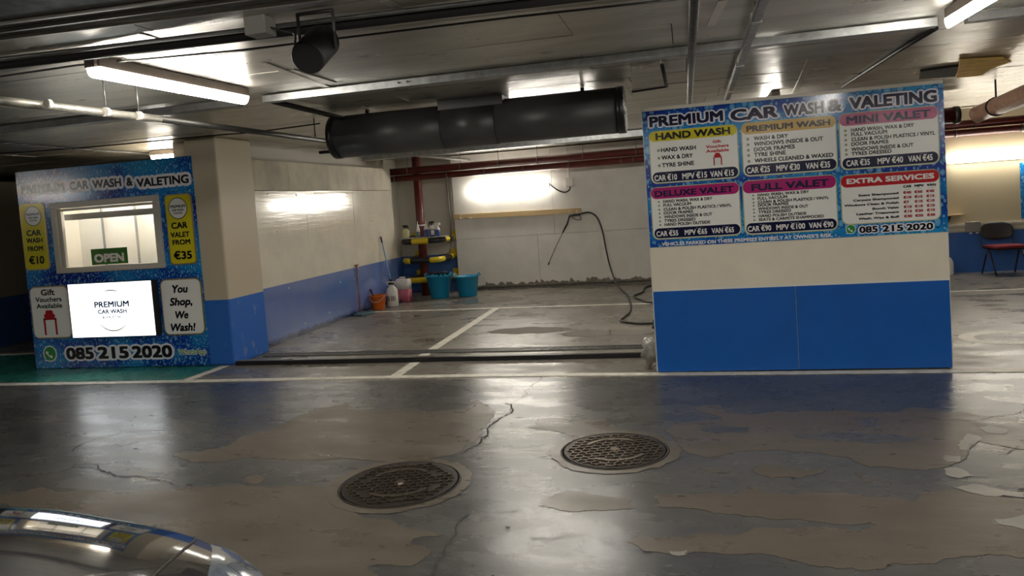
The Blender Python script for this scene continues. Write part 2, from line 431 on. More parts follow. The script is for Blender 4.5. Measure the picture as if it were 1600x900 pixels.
PATCH = [
 [(345,700),(380,682),(430,670),(460,652),(500,640),(540,631),(556,642),(600,642),(650,644),(700,641),(738,637),(752,628),(768,640),(766,655),(752,672),(742,690),(715,708),(670,716),(690,724),(620,722),(560,718),(430,716),(370,718),(300,722),(270,712)],
 [(0,775),(60,762),(130,766),(220,766),(300,760),(360,758),(430,762),(515,764),(530,790),(560,806),(600,812),(640,825),(680,832),(688,838),(645,842),(642,852),(675,860),(660,875),(640,885),(610,882),(575,885),(600,905),(640,930),(600,960),(300,960),(0,960)],
 [(826,668),(838,664),(840,655),(875,653),(890,660),(905,657),(945,653),(985,672),(960,684),(930,680),(900,682),(880,676),(850,672)],
 [(842,790),(870,772),(905,768),(940,775),(985,780),(990,795),(930,797),(890,800),(860,793)],
 [(1037,672),(1060,660),(1090,658),(1130,655),(1100,645),(1085,640),(1100,632),(1125,633),(1135,645),(1200,645),(1260,642),(1320,641),(1400,645),(1420,637),(1460,640),(1600,652),(1680,655),(1680,700),(1580,700),(1530,690),(1500,722),(1420,734),(1360,730),(1330,716),(1300,712),(1240,706),(1180,704),(1150,706),(1100,715),(1075,708),(1060,692),(1050,680)],
 [(1176,732),(1192,724),(1210,727),(1290,735),(1250,747),(1205,747),(1188,742)],
 [(1095,730),(1120,732),(1138,740),(1110,738)],
 [(1335,738),(1345,741),(1362,754),(1350,752)],
 [(1020,772),(1100,771),(1150,772),(1180,763),(1200,770),(1240,773),(1300,770),(1390,776),(1430,785),(1445,772),(1470,766),(1490,765),(1600,780),(1700,785),(1700,880),(1600,872),(1500,870),(1400,880),(1345,892),(1330,887),(1262,883),(1230,873),(1150,866),(1095,862),(1060,870),(1010,862),(980,846),(1000,834),(1020,840),(1070,839),(1100,833),(1150,837),(1190,823),(1240,826),(1310,826),(1340,831),(1370,820),(1360,816),(1250,811),(1170,807),(1100,797),(1030,792)],
]
for i, p in enumerate(PATCH):
    P = fractal([G(*q) for q in p], .13, 4, i+3)
    o1 = flat_poly('worn_patch_edge', grow(P, .0035), .0007, .0006, M['rim'], floor)
    flat_poly('worn_patch', P, .0016, .0010, M['bare'], floor)
ISLE = [[(1096,668),(1130,666),(1170,668),(1168,676),(1120,678),(1098,674)], [(1230,680),(1300,677),(1400,680),(1440,686),(1380,693),(1300,690)], [(1340,656),(1372,656),(1375,667),(1348,668)],
        [(385,745),(402,742),(412,750),(405,757),(388,755)]]
for i, p in enumerate(ISLE):
    P = fractal([G(*q) for q in p], .12, 3, i+50)
    if i == 3: flat_poly('worn_patch', P, .0016, .001, M['bare'], floor)
    else: flat_poly('paint_island', P, .0026, .0010, M['aisle'], floor)
FLAKE = [[(1530,668),(1545,665),(1575,672),(1570,678),(1540,677)], [(1500,690),(1512,678),(1530,682),(1515,705),(1500,703)], [(1475,712),(1500,713),(1502,722),(1480,722)],
         [(1490,762),(1520,757),(1560,765),(1600,770),(1600,778),(1540,776)], [(1475,732),(1495,731),(1515,742),(1545,744),(1500,748),(1478,742)], [(1555,812),(1600,805),(1600,828),(1562,820)],
         [(915,575),(926,572),(935,576),(928,580)], [(1045,862),(1075,861),(1070,868),(1050,868)]]
for i, p in enumerate(FLAKE):
    P = fractal([G(*q) for q in p], .14, 3, i+80)
    flat_poly('paint_flake', P, .0030, .0010, M['flake'], floor)
# fine paint-edge lines and the long crack
def strip(name, pix, wd, mt, seed, z=.0032, it=4, amp=.12):
    P = fractal([G(*q) for q in pix], amp, it, seed, closed=False); bm = BM(); rnd = random.Random(seed)
    prev = None
    for i in range(len(P)):
        t = (P[min(i+1, len(P)-1)]-P[max(i-1, 0)]).normalized(); n = Vector((-t.y, t.x, 0)); ww = wd*rnd.uniform(.3, 1.2)
        a = bm.verts.new((P[i].x+n.x*ww, P[i].y+n.y*ww, z)); b = bm.verts.new((P[i].x-n.x*ww, P[i].y-n.y*ww, z))
        if prev: bm.faces.new((prev[0], prev[1], b, a))
        prev = (a, b)
    return obj(name, bm, mt, floor)
strip('floor_crack', [(845,588),(822,610),(800,634),(788,648)], .0025, M['crack'], 5)
strip('floor_crack', [(790,630),(802,640),(780,655),(766,664),(762,680),(752,690),(740,698),(720,710)], .0065, M['crack'], 6)
strip('floor_crack', [(725,790),(735,796),(722,812),(712,830),(704,848),(694,868),(680,885),(670,905)], .0045, M['crack'], 8)
for i, q in enumerate([[(112,705),(150,685),(210,675),(258,672)], [(40,745),(120,730),(180,742),(270,757)], [(115,726),(170,740),(240,746),(262,742)], [(178,696),(190,698),(220,690)],
                       [(1600,640),(1540,655),(1480,657),(1430,652)], [(830,842),(870,841),(905,838)], [(640,700),(660,690)], [(1590,700),(1560,712)]]):
    strip('paint_seam', q, .0035, M['rim'], 20+i)
# small dark chips and pits scattered over the aisle floor
bm = BM(); rnd = random.Random(77)
for k in range(150):
    cx, cy = rnd.uniform(-5.5, 4.5), rnd.uniform(1.6, 6.2); a_, b_ = rnd.uniform(.006, .028), rnd.uniform(.004, .010)
    vs_ = [bm.verts.new((cx+a_*rnd.uniform(.6,1.2)*math.cos(t*math.pi/4), cy+b_*rnd.uniform(.6,1.3)*math.sin(t*math.pi/4), .0034)) for t in range(8)]; bm.faces.new(vs_)
stuff(obj('floor_chips', bm, M['crack'], floor))
# white bay markings
def marking(pix, label=None):
    P = [G(*q) for q in pix]
    return flat_poly('line_marking', fractal(P, .004, 2, len(pix)), .0040, .003, M['line'], floor, label)
MZ = [.0040]
def mark_rect(x0, x1, y0, y1, skew=0):
    P = [Vector((x0, y0, 0)), Vector((x1, y0+skew, 0)), Vector((x1, y1+skew, 0)), Vector((x0, y1, 0))]
    return flat_poly('line_marking', P, .0040, .003, M['line'], floor)
def mark_seg(a, b, wd):
    a, b = Vector(a), Vector(b); t = (b-a).normalized(); n = Vector((-t.y, t.x, 0))*wd/2
    MZ[0] += .00012
    return flat_poly('line_marking', [a-n, b-n, b+n, a+n], MZ[0], .003, M['line'], floor)
pts = [G(-60,602), G(160,598.5), G(580,590), G(740,587), G(1120,584), G(1300,582.3), G(1660,578.5)]
for a, b in zip(pts, pts[1:]): mark_seg(a, b, .10)
mark_seg((-2.84, 6.55, 0), (-2.86, 7.20, 0), .11); mark_seg((-2.87, 7.36, 0), (-2.90, 7.64, 0), .11); mark_seg((-2.90, 7.83, 0), (-2.93, 10.85, 0), .11)
mark_seg(G(560,488.5), G(1025,474), .09); mark_seg((-.4, 10.86, 0), (6.5, 10.90, 0), .09)
mark_seg(G(283,598), G(352,572), .10)
mark_seg(G(-40,556), G(60,552), .10)
# ring painted round the bay number on the right
bm = BM(); n = 40; ring = []
for k in range(n):
    a = 2*math.pi*k/n; ring.append((bm.verts.new((2.86+.40*math.cos(a), 7.80+.33*math.sin(a), .0016)), bm.verts.new((2.86+.27*math.cos(a), 7.80+.20*math.sin(a), .0016))))
for k in range(n): bm.faces.new((ring[k][0], ring[(k+1)%n][0], ring[(k+1)%n][1], ring[k][1]))
obj('ring_marking', bm, M['line'], floor)
flat_poly('ring_core', [Vector((2.86+.265*math.cos(k*math.pi/16), 7.80+.195*math.sin(k*math.pi/16), 0)) for k in range(32)], .0014, .001, M['bare'], floor)
# green bay in front of the kiosk
P = [G(-60,598), G(100,596.5), G(278,593.5), G(345,574), G(330,571), Vector((-5.4,7.3,0)), Vector((-5.4,8.2,0)), Vector((-9.9,8.2,0)), Vector((-9.9,6.5,0))]
flat_poly('green_bay', [P[1], P[2], P[3], P[4], P[5], P[6], P[7], P[8], P[0]][:9], .0022, .002, M['green'], floor, 'green painted bay floor')
# damp stains in the wash bay
for i, (cx, cy, a, b) in enumerate([(-3.35, 11.85, .62, .30), (-2.0, 8.9, .55, .22), (-1.0, 8.6, .6, .2), (-3.1, 8.45, .28, .12), (-5.0, 6.95, .35, .14), (-4.2, 10.4, .25, .12)]):
    P = fractal([Vector((cx+a*math.cos(t*math.pi/5), cy+b*math.sin(t*math.pi/5), 0)) for t in range(10)], .16, 3, 200+i)
    flat_poly('damp_stain', P, .0018, .0012, M['wet'] if i < 3 else M['rim'] if False else M['wet'], floor)

# ---- side wall of the wash bay
bm = BM(); box(bm, -5.75, -5.43, 7.5, YF, 0, ZC); wl = struct(obj('wall_left', bm, M['wall_bay']))
ys = [7.96, 9.45, 10.95, 12.57]
for i in range(3):
    bm = BM(); box(bm, -5.425, -5.19, ys[i]+.002, ys[i+1]-.002, 0.0, 1.968); obj('cladding_sheet', bm, M['clad'], wl)
yt = [7.96, 9.03, 12.57]
for i in range(2):
    bm = BM(); box(bm, -5.425, -5.185, yt[i]+.003, yt[i+1]-.003, 1.975, 2.355); obj('plaster_strip', bm, M['clad_top'], wl)
rnd = random.Random(4)
for (px, py) in [(451,450),(477,505),(515,488),(532,441),(560,419),(554,436),(583,438),(526,386),(531,356),(582,345),(583,372),(561,379),(433,362),(494,360),(418,303),(463,305),(492,302),(542,302),(568,301),(471,402),(605,428)]:
    d = ray(px, py); t = -5.187/d.x; p = Vector((-5.187, d.y*t, CAM_H+d.z*t))
    if p.y > 12.5: continue
    bm = BM(); lathe(bm, [(.012, 0), (.010, .004), (.003, .006)], 0, 0, 8)
    bmesh.ops.rotate(bm, verts=bm.verts, matrix=Matrix.Rotation(math.pi/2, 3, 'Y')); bmesh.ops.translate(bm, verts=bm.verts, vec=p)
    obj('screw_cap', bm, M['white'], wl)
# ---- pillar
bm = BM(); box(bm, -5.42, -5.02, 7.245, 7.95, 0, 2.56)
pl = obj('pillar', bm, M['pillar'], bevel=.025); struct(pl); pl['label'] = 'square concrete pillar, cream over blue, right of the kiosk'
# ---- back wall
bm = BM(); box(bm, XL-.2, XR+.2, YF, YF+.2, 0, ZC); wb = struct(obj('wall_back', bm, M['wall_bay']))
for (x0, x1, z0, z1) in [(-4.26,-2.372,.982,2.54), (-2.368,.9,.982,2.54), (-4.26,-2.697,.09,.978), (-2.693,.9,.09,.978)]:
    bm = BM(); box(bm, x0, x1, 13.27, YF, z0, z1); obj('wall_board', bm, M['board'], wb, bevel=.003)
bm = BM(); rnd = random.Random(9); x = -4.2; prev = None; hh = .0
while x < .8:
    hh = max(0, hh*.6+rnd.uniform(-.02,.035)+(.05 if rnd.random() > .95 else 0)); q = (bm.verts.new((x,13.262,.062+rnd.uniform(-.012,.008))), bm.verts.new((x,13.258,.088+min(hh,.075))))
    if prev: bm.faces.new((prev[0], q[0], q[1], prev[1]))
    prev = q; x += rnd.uniform(.012,.04)
r_ = bmesh.ops.extrude_face_region(bm, geom=list(bm.faces)); bmesh.ops.translate(bm, vec=(0,.03,0), verts=[v for v in r_['geom'] if isinstance(v, bmesh.types.BMVert)])
stuff(obj('crumbled_filler', bm, M['plaster_dirt'], wb))
bm = BM(); box(bm, -4.28, 6.9, 13.33, 13.45, 0, .085); obj('dirty_wall_foot', bm, M['plaster_dirt'], wb)
# ---- right-hand bay wall, seen past the partition
bm = BM(); box(bm, 2.6, XR, 12.9, 13.30, 0, ZC); struct(obj('wall_right', bm, M['wall_right']))
# ---- outer walls
bm = BM(); box(bm, -14.0, -9.97, 8.3, YF, 0, 2.45); struct(obj('wall_far_left', bm, M['wall_dark']))
bm = BM(); box(bm, XL-.25, XL, YN, YF, 0, ZC); struct(obj('wall_outer_left', bm, M['slab']))
bm = BM(); box(bm, XR, XR+.2, YN, YF, 0, ZC); struct(obj('wall_outer_right', bm, M['slab']))
bm = BM(); box(bm, XL-.25, XR+.2, YN-.2, YN, 0, ZC); struct(obj('wall_near', bm, M['slab']))
# ---- partition that carries the price board
bm = BM(); box(bm, -.345, 2.03, 6.60, 6.72, .012, 2.335)
wf = struct(obj('wall_front', bm, M['white'], bevel=.003))
bm = BM(); box(bm, -.335, 2.022, 6.594, 6.602, .745, 2.325); obj('cream_board', bm, M['part_cream'], wf)
for x0, x1 in ((-.335, .846), (.850, 2.022)):
    bm = BM(); box(bm, x0, x1, 6.592, 6.603, .012, .728); obj('blue_board', bm, M['part_blue'], wf, bevel=.002)
bm = BM(); box(bm, -.335, 2.022, 6.591, 6.602, .728, .745); obj('white_trim_strip', bm, M['white'], wf)
# ---- ceiling of foil-faced boards
bm = BM(); box(bm, XL-.2, XR+.2, YN-.2, YF+.2, ZC, ZC+.2); ceil = struct(obj('ceiling', bm, M['slab'])); ORG['ceiling'] = Vector((0,0,0))
rows = [1.35]; 
while rows[-1] < YF-.1: rows.append(rows[-1]+.615)
rnd = random.Random(12); proto = {}
for i, y in enumerate(rows):
    x = XL + rnd.uniform(0, 1.2)-1.2
    while x < XR:
        x0, x1 = max(x, XL+.005), min(x+2.4, XR-.005); y1 = min(y+.605, YF-.01)
        if x1-x0 > .1 and y1-y > .1:
            bm = BM(); box(bm, x0+.003, x1-.003, y, y1, 2.562, 2.598)
            c = Vector(((x0+x1)/2, (y+y1)/2, 2.58))
            bmesh.ops.translate(bm, verts=bm.verts, vec=-c)
            bmesh.ops.rotate(bm, verts=bm.verts, matrix=Matrix.Rotation(rnd.gauss(0,.004), 3, 'X') @ Matrix.Rotation(rnd.gauss(0,.0015), 3, 'Y'))
            bmesh.ops.translate(bm, verts=bm.verts, vec=c)
            loose = x0 > 1.9 and y > 5.0
            obj('ceiling_board', bm, M['foil_loose'] if loose else M['foil'], ceil)
        x += 2.4
bm = BM(); box(bm, XL, XR, YN, 1.34, 2.57, 2.598); obj('ceiling_lining', bm, M['foil'], ceil)
def tape(p, q, wd=.05):
    p, q = Vector(p), Vector(q); t = (q-p).normalized(); n = Vector((-t.y, t.x, 0))*wd/2; bm = BM()
    prism(bm, [Vector((v.x, v.y, 2.5565)) for v in (p-n, q-n, q+n, p+n)], (0,0,.003)); obj('foil_tape', bm, M['tape'], ceil)
for a, b in (((410,98),(522,140)), ((602,0),(640,24)), ((1130,0),(1110,40)), ((330,196),(420,214)), ((1268,92),(1235,158)), ((690,26),(668,12))):
    tape(G(*a, 2.56), G(*b, 2.56))
# exposed insulation where the foil has come away
P = [G(*q, 2.532) for q in ((1500,96),(1568,92),(1580,97),(1548,108),(1534,118),(1494,122))]
bm = BM(); prism(bm, P, (0,0,.02)); obj('torn_insulation', bm, M['insul'], ceil, 'yellow torn insulation')
P = [G(*q, 2.538) for q in ((1438,112),(1500,104),(1492,120),(1436,124))]
bm = BM(); prism(bm, P, (0,0,.018)); obj('insulation_gap', bm, M['crack'], ceil, 'dark gap in the foil')

# ================================================================== KIOSK
KY = 7.24
kio = thing('kiosk', 'blue water-droplet printed wash kiosk with a serving window, left of the pillar', 'kiosk', (-6.53, 7.9, 0))
wx0, wx1, wz0, wz1 = -7.26, -5.79, 1.14, 1.97
bm = BM()
for a in ((-7.73,wx0+.02,.01,2.37), (wx1-.02,-5.425,.01,2.37), (wx0+.02,wx1-.02,.01,wz0+.02), (wx0+.02,wx1-.02,wz1-.02,2.37)): box(bm, a[0], a[1], KY, KY+.05, a[2], a[3])
bmesh.ops.remove_doubles(bm, verts=bm.verts, dist=1e-5)
fp = obj('front_panel', bm, M['drops_small'], kio)
bm = BM(); box(bm, -5.425, -5.33, KY, KY+.004, .01, 2.37)
obj('front_panel_edge', bm, M['drops_small'], kio)
for x0, x1 in ((-7.73,-7.68), (-5.50,-5.45)):
    bm = BM(); box(bm, x0, x1, KY+.05, 8.05, .01, 2.35); obj('side_panel', bm, M['inwall'], kio)
bm = BM(); box(bm, -7.68, -5.50, 8.70, 8.05, .01, 2.35); obj('rear_panel', bm, M['inwall'], kio)
for x in (WY(163,370,8).x, WY(215,370,8).x):
    bm = BM(); box(bm, x-.012, x+.012, 7.985, 8.00, .01, 2.3); obj('joint_strip', bm, M['grey'], kio)
bm = BM(); box(bm, -7.73, -5.45, KY+.05, 8.05, 2.35, 2.37); obj('roof_panel', bm, M['inwall'], kio)
bm = BM(); box(bm, -7.68, -5.50, KY+.05, 8.00, .01, .04); obj('kiosk_floor', bm, M['grey'], kio)
bm = BM(); box(bm, wx0+.06, wx1-.06, KY+.10, KY+.24, 1.76, 1.83); obj('blind_roll', bm, M['grey'], kio)
bm = BM(); box(bm, wx0, wx1, KY+.06, KY+.50, 1.10, 1.14); obj('inner_counter', bm, M['inwall'], kio)
# window frame: four mitred bars + inner sash
wfm = obj('window_frame', (lambda b: (box(b, wx0, wx1, KY-.035, KY+.06, wz1-.07, wz1), box(b, wx0, wx1, KY-.035, KY+.06, wz0, wz0+.065),
      box(b, wx0, wx0+.075, KY-.035, KY+.06, wz0+.065, wz1-.07), box(b, wx1-.075, wx1, KY-.035, KY+.06, wz0+.065, wz1-.07), b)[-1])(BM()), M['upvc'], kio, bevel=.006)
bm = BM(); x0, x1, z0, z1 = wx0+.08, wx1-.08, wz0+.07, wz1-.075
box(bm, x0, x1, KY-.01, KY+.03, z1-.03, z1); box(bm, x0, x0+.045, KY-.01, KY+.03, z0, z1-.03); 
adopt(obj('window_sash', bm, M['upvc']), wfm)
bm = BM(); box(bm, x0, x1, KY+.012, KY+.018, z0, z1); adopt(obj('window_pane', bm, M['glass']), wfm)
bm = BM(); tube(bm, [(-7.35, 7.60, 2.30), (-5.8, 7.60, 2.30)], .022, 10); kl = obj('strip_lamp', bm, M['tube_kiosk'], kio, 'lit strip lamp inside the kiosk')
# header and telephone number printed on the front
HY = KY-.0012
def halo_text(lines, Y, parent, name, off=.03, halo=.06, col='i_black', hc='i_halo'):
    t = text_obj(name+'_halo', lines, Y, M[hc], parent, off, halo)
    text_obj(name, lines, Y-.0010, M[col], parent, off)
halo_text([('PREMIUM', -7.672, -7.055, 2.108, .098), ('CAR', -6.983, -6.716, 2.104, .098), ('WASH', -6.663, -6.270, 2.100, .096), ('&', -6.201, -6.118, 2.096, .096), ('VALETING', -6.066, -5.385, 2.072, .096)], HY, fp, 'header_lettering', .03, .24)
halo_text([('085', -7.275, -6.885, .110, .142), ('215', -6.83, -6.40, .110, .142), ('2020', -6.355, -5.815, .110, .142)], HY, fp, 'phone_number', .035, .12)
halo_text([('WhatsApp', -5.735, -5.370, .140, .058)], HY, fp, 'app_lettering', .012, .07, 'i_greentxt', 'i_card')
def bubble(cx, cz, r, Y, parent, name='phone_emblem'):
    """green speech bubble with a white handset"""
    def blob(R, tail):
        P = []
        for k in range(40):
            a = math.radians(-118 + 336*k/39); P.append(Vector((cx+R*math.cos(a), Y, cz+R*math.sin(a))))
        P.append(Vector((cx-R*math.cos(math.radians(45))*tail, Y, cz-R*math.sin(math.radians(45))*tail)))
        return P
    bm = BM(); prism(bm, blob(r, 1.28), (0,.0006,0)); o = obj(name, bm, M['i_white'], parent)
    bm = BM(); P = [p-Vector((0,.0008,0)) for p in blob(r*.86, 1.22)]; prism(bm, P, (0,.0006,0)); obj(name+'_disc', bm, M['i_green'], parent)
    bm = BM(); pts = []
    for k in range(13):
        a = math.radians(175+105*k/12); rr = r*.62; pts.append((cx+r*.22+rr*math.cos(a), Y-.0018, cz+r*.24+rr*math.sin(a)))
    W = [.15,.19,.19,.15,.09,.075,.07,.075,.09,.15,.19,.19,.15]
    prev = None
    for p, (wv) in zip(pts, W):
        d = Vector((p[0]-cx-r*.22, 0, p[2]-cz-r*.24)).normalized()*wv*r
        a, b = bm.verts.new(Vector(p)+d), bm.verts.new(Vector(p)-d)
        if prev: bm.faces.new((prev[0], prev[1], b, a))
        prev = (a, b)
    obj(name+'_handset', bm, M['i_white'], parent)
bubble(-7.508, .186, .098, HY, fp)
# ---- signs mounted on the kiosk front
SY = KY-.014
def mounted(name, label, x0, x1, z0, z1, face, r=.05):
    t = thing(name, label, 'sign', ((x0+x1)/2, KY-.01, (z0+z1)/2))
    bm = BM(); plate(bm, x0, x1, z0, z1, r, SY, KY-SY-.001); obj('frame', bm, M['goldframe'], t, 'gold frame')
    bm = BM(); plate(bm, x0+.015, x1-.015, z0+.015, z1-.015, r*.8, SY-.002, .003); obj('face', bm, M[face], t)
    return t
def gift(cx, z0, wd, h, Y, parent):
    bm = BM(); plate(bm, cx-wd/2, cx+wd/2, z0, z0+h*.66, .004, Y, .0006); obj('gift_box', bm, M['i_white'], parent)
    bm = BM()
    for s in (-1, 1): plate(bm, cx+s*wd*.40-wd*.07, cx+s*wd*.40+wd*.07, z0, z0+h*.68, .002, Y-.0008, .0006)
    plate(bm, cx-wd*.47, cx+wd*.47, z0+h*.60, z0+h*.68, .002, Y-.0008, .0006)
    obj('gift_ribbon', bm, M['i_darkred'], parent)
    bm = BM()
    for (dx, dz, r) in ((0,.80,.26), (-.20,.76,.20), (.20,.76,.20), (-.1,.90,.18), (.1,.90,.18)):
        P = [Vector((cx+(dx+r*math.cos(a*.5236))*wd, Y-.0012-.0002*r, z0+h*dz+r*.8*wd*math.sin(a*.5236))) for a in range(12)]; prism(bm, P, (0,.0004,0))
    obj('gift_bow', bm, M['i_red'], parent)
def round_badge(cx, cz, r, Y, parent):
    bm = BM()
    prism(bm, [Vector((cx+r*math.cos(a*math.pi/16), Y, cz+r*math.sin(a*math.pi/16))) for a in range(32)], (0,.0006,0)); obj('badge_rim', bm, M['i_black'], parent)
    bm = BM(); q = r*.93
    prism(bm, [Vector((cx+q*math.cos(a*math.pi/16), Y-.0008, cz+q*math.sin(a*math.pi/16))) for a in range(32)], (0,.0006,0)); obj('badge_disc', bm, M['i_white'], parent)
    text_obj('badge_lettering', [('PREMIUM', cx-r*.80, cx+r*.80, cz+r*.06, r*.24), ('CAR WASH', cx-r*.62, cx+r*.62, cz-r*.26, r*.20), ('& VALETING', cx-r*.45, cx+r*.45, cz-r*.52, r*.15)], Y-.0018, M['i_black'], parent, .02)
TY = SY-.0030
t = mounted('price_sign', 'yellow sign left of the kiosk window, CAR WASH FROM €10', -7.715, -7.36, 1.195, 1.99, 'i_yellow', .05)
round_badge(-7.525, 1.838, .118, TY, t)
text_obj('lettering', [('CAR', -7.645, -7.435, 1.607, .068), ('WASH', -7.655, -7.425, 1.522, .058), ('FROM', -7.650, -7.430, 1.424, .058), ('€10', -7.650, -7.430, 1.270, .092)], TY, M['i_black'], t, .03)
t = mounted('price_sign', 'yellow sign right of the kiosk window, CAR VALET FROM €35', -5.715, -5.37, 1.165, 1.96, 'i_yellow', .05)
round_badge(-5.55, 1.800, .122, TY, t)
text_obj('lettering', [('CAR', -5.655, -5.445, 1.573, .070), ('VALET', -5.675, -5.430, 1.474, .060), ('FROM', -5.660, -5.430, 1.390, .058), ('€35', -5.660, -5.425, 1.226, .090)], TY, M['i_black'], t, .03)
t = mounted('voucher_sign', 'white rounded sign with a red-bowed gift, Gift Vouchers Available', -7.70, -7.14, .37, 1.0, 'i_card', .08)
text_obj('lettering', [('Gift', -7.530, -7.335, .890, .072), ('Vouchers', -7.620, -7.245, .812, .058), ('Available', -7.615, -7.245, .736, .056)], TY, M['i_black'], t, .02)
gift(-7.44, .415, .20, .30, TY, t)
t = mounted('slogan_sign', 'white rounded sign right of the lit box, You Shop, We Wash!', -5.885, -5.345, .365, 1.01, 'i_card', .08)
text_obj('lettering', [('You', -5.722, -5.520, .848, .090), ('Shop,', -5.775, -5.480, .703, .090), ('We', -5.715, -5.545, .553, .088), ('Wash!', -5.790, -5.465, .410, .090)], TY, M['i_black'], t, .03, shear=.22)
# ---- lit box sign
LX0, LX1, LZ0, LZ1, LY = -7.05, -5.92, .385, 1.015, 7.13
lb = thing('light_box', 'glowing white box sign below the kiosk window', 'sign', ((LX0+LX1)/2, 7.18, (LZ0+LZ1)/2))
bm = BM(); box(bm, LX0, LX1, LY+.006, KY-.001, LZ0, LZ1); obj('housing', bm, M['dark'], lb)
bm = BM(); box(bm, LX0+.004, LX1-.004, LY, LY+.006, LZ0+.004, LZ1-.004); obj('face', bm, M['lightbox'], lb)
for nm, ln, cl in (('lettering', [('PREMIUM', -6.705, -6.235, .728, .070), ('CAR WASH', -6.665, -6.275, .655, .050)], 'i_logo'), ('small_lettering', [('& VALETING', -6.61, -6.33, .600, .030)], 'i_halo')):
    text_obj(nm, ln, LY-.001, M[cl], lb, .03)
for a0, a1 in ((200, 330), (60, 115)):
    bm = BM(); prev = None
    for k in range(25):
        a = math.radians(a0+(a1-a0)*k/24); wv = .006*math.sin(math.pi*k/24)+.001
        p = [bm.verts.new((-6.47+(.235+s*wv)*math.cos(a), LY-.001, .69+(.235+s*wv)*math.sin(a))) for s in (-1, 1)]
        if prev: bm.faces.new((prev[0], prev[1], p[1], p[0]))
        prev = p
    obj('swoosh', bm, M['i_cardline'], lb, norm=False)
# ---- open sign in the window
t = thing('open_sign', 'green OPEN sign hanging inside the kiosk window', 'sign', (-6.61, 7.33, 1.21))
bm = BM(); box(bm, -6.865, -6.365, 7.33, 7.336, 1.212, 1.40); obj('board', bm, M['i_kgreen'], t)
text_obj('lettering', [('OPEN', -6.825, -6.41, 1.238, .100)], 7.328, M['i_card'], t, .04)

# ================================================================== PRICE BOARD
PYB = 6.588
pb = thing('price_board', 'large blue price board headed PREMIUM CAR WASH & VALETING on the partition', 'sign', (.85, 6.59, 1.12))
bm = BM(); box(bm, -.338, 2.026, PYB, 6.5935, 1.120, 2.305); back = obj('backing', bm, M['drops_big'], pb)
Y1, Y2, Y3 = PYB-.0010, PYB-.0022, PYB-.0034
halo_text([('PREMIUM', -.282, .335, 2.165, .090), ('CAR', .395, .777, 2.155, .095)], Y1, back, 'header_lettering', .035, .10, 'i_navy', 'i_halo')
halo_text([('WASH', .823, 1.133, 2.155, .095), ('&', 1.165, 1.272, 2.160, .095), ('VALETING', 1.330, 1.978, 2.163, .096)], Y1, back, 'header_end_lettering', .035, .10, 'i_navy', 'i_halo')
def card(name, lab, x0, x1, z0, z1, zb, band, head, hx, hz, hh, hcol, items, lx, prices, pz):
    bm = BM(); plate(bm, x0-.008, x1+.008, z0-.008, z1+.006, .055, Y1, .0008); e = obj(name, bm, M['i_cardline'], pb, lab)
    bm = BM(); plate(bm, x0, x1, z0, z1, .05, Y2, .0010); adopt(obj('card_face', bm, M['i_card']), e)
    bm = BM(); plate(bm, x0-.002, x1+.002, zb, z1, .045, Y3, .0010); adopt(obj('heading_band', bm, M[band]), e)
    text_obj('heading', [(head, hx[0], hx[1], hz, hh)], Y3-.001, M[hcol], e, .032)
    if items:
        text_obj('service_list', items, Y2-.001, M['i_black'], e, .026)
        bm = BM(); bm2 = BM()
        for (s, a, b, z, h) in items:
            cz = z+h*.45; r = h*.38
            prism(bm, [Vector((lx+r*math.cos(k*math.pi/5), Y2-.0010, cz+r*math.sin(k*math.pi/5))) for k in range(10)], (0,.0004,0))
            prism(bm2, [Vector((lx+r*.15+.45*r*math.cos(k*math.pi/3), Y2-.0018, cz+r*.2+.3*r*math.sin(k*math.pi/3))) for k in range(6)], (0,.0004,0))
        adopt(stuff(obj('bullet_points', bm, M['i_grey'])), e); adopt(stuff(obj('bullet_ticks', bm2, M['i_kgreen'])), e)
    if prices:
        bm = BM(); plate(bm, x0+.008, x1-.004, z0+.004, z0+.092, .042, Y3, .0010); adopt(obj('price_band', bm, M['i_navy']), e)
        text_obj('prices', prices, Y3-.001, M['i_white'], e, .022)
        text_obj('from_notes', [('From', (b+a)/2+(b-a)*.02, (b+a)/2+(b-a)*.30, z+h+.004, .009) for (s, a, b, z, h) in prices], Y3-.001, M['i_grey'], e, .0)
    return e
def pr(z, h, *seg): return [(s, a, b, z, h) for s, a, b in seg]
h5 = .043
e = card('price_card', 'HAND WASH card', -.288, .438, 1.680, 2.123, 2.037, 'i_yellow', 'HAND WASH', (-.236,.386), 2.050, .060, 'i_black',
  [('HAND WASH', -.197,.098,1.943,.036), ('WAX & DRY', -.196,.068,1.877,.036), ('TYRE SHINE', -.196,.075,1.812,.036)], -.218,
  pr(1.697, .050, ('CAR €10',-.266,-.074), ('MPV €15',-.030,.178), ('VAN €15',.204,.399)), 0)
text_obj('voucher_note', [('Gift', .238,.308,1.984,.024), ('Vouchers', .180,.368,1.944,.026), ('Available', .180,.368,1.906,.026)], Y2-.001, M['i_red'], e, .03)
gift(.272, 1.795, .075, .105, Y2-.001, e)
card('price_card', 'PREMIUM WASH card', .482, 1.216, 1.684, 2.126, 2.032, 'i_gold', 'PREMIUM WASH', (.517,1.178), 2.052, .050, 'i_black',
  [('WASH & DRY', .573,.845,1.977,.034), ('WINDOWS INSIDE & OUT', .572,1.118,1.930,.034), ('DOOR FRAMES', .570,.896,1.884,.034), ('TYRE SHINE', .569,.823,1.840,.034), ('WHEELS CLEANED & WAXED', .571,1.191,1.790,.034)], .525,
  pr(1.705, .050, ('CAR €25',.505,.690), ('MPV €30',.741,.928), ('VAN €35',.973,1.163)), 0)
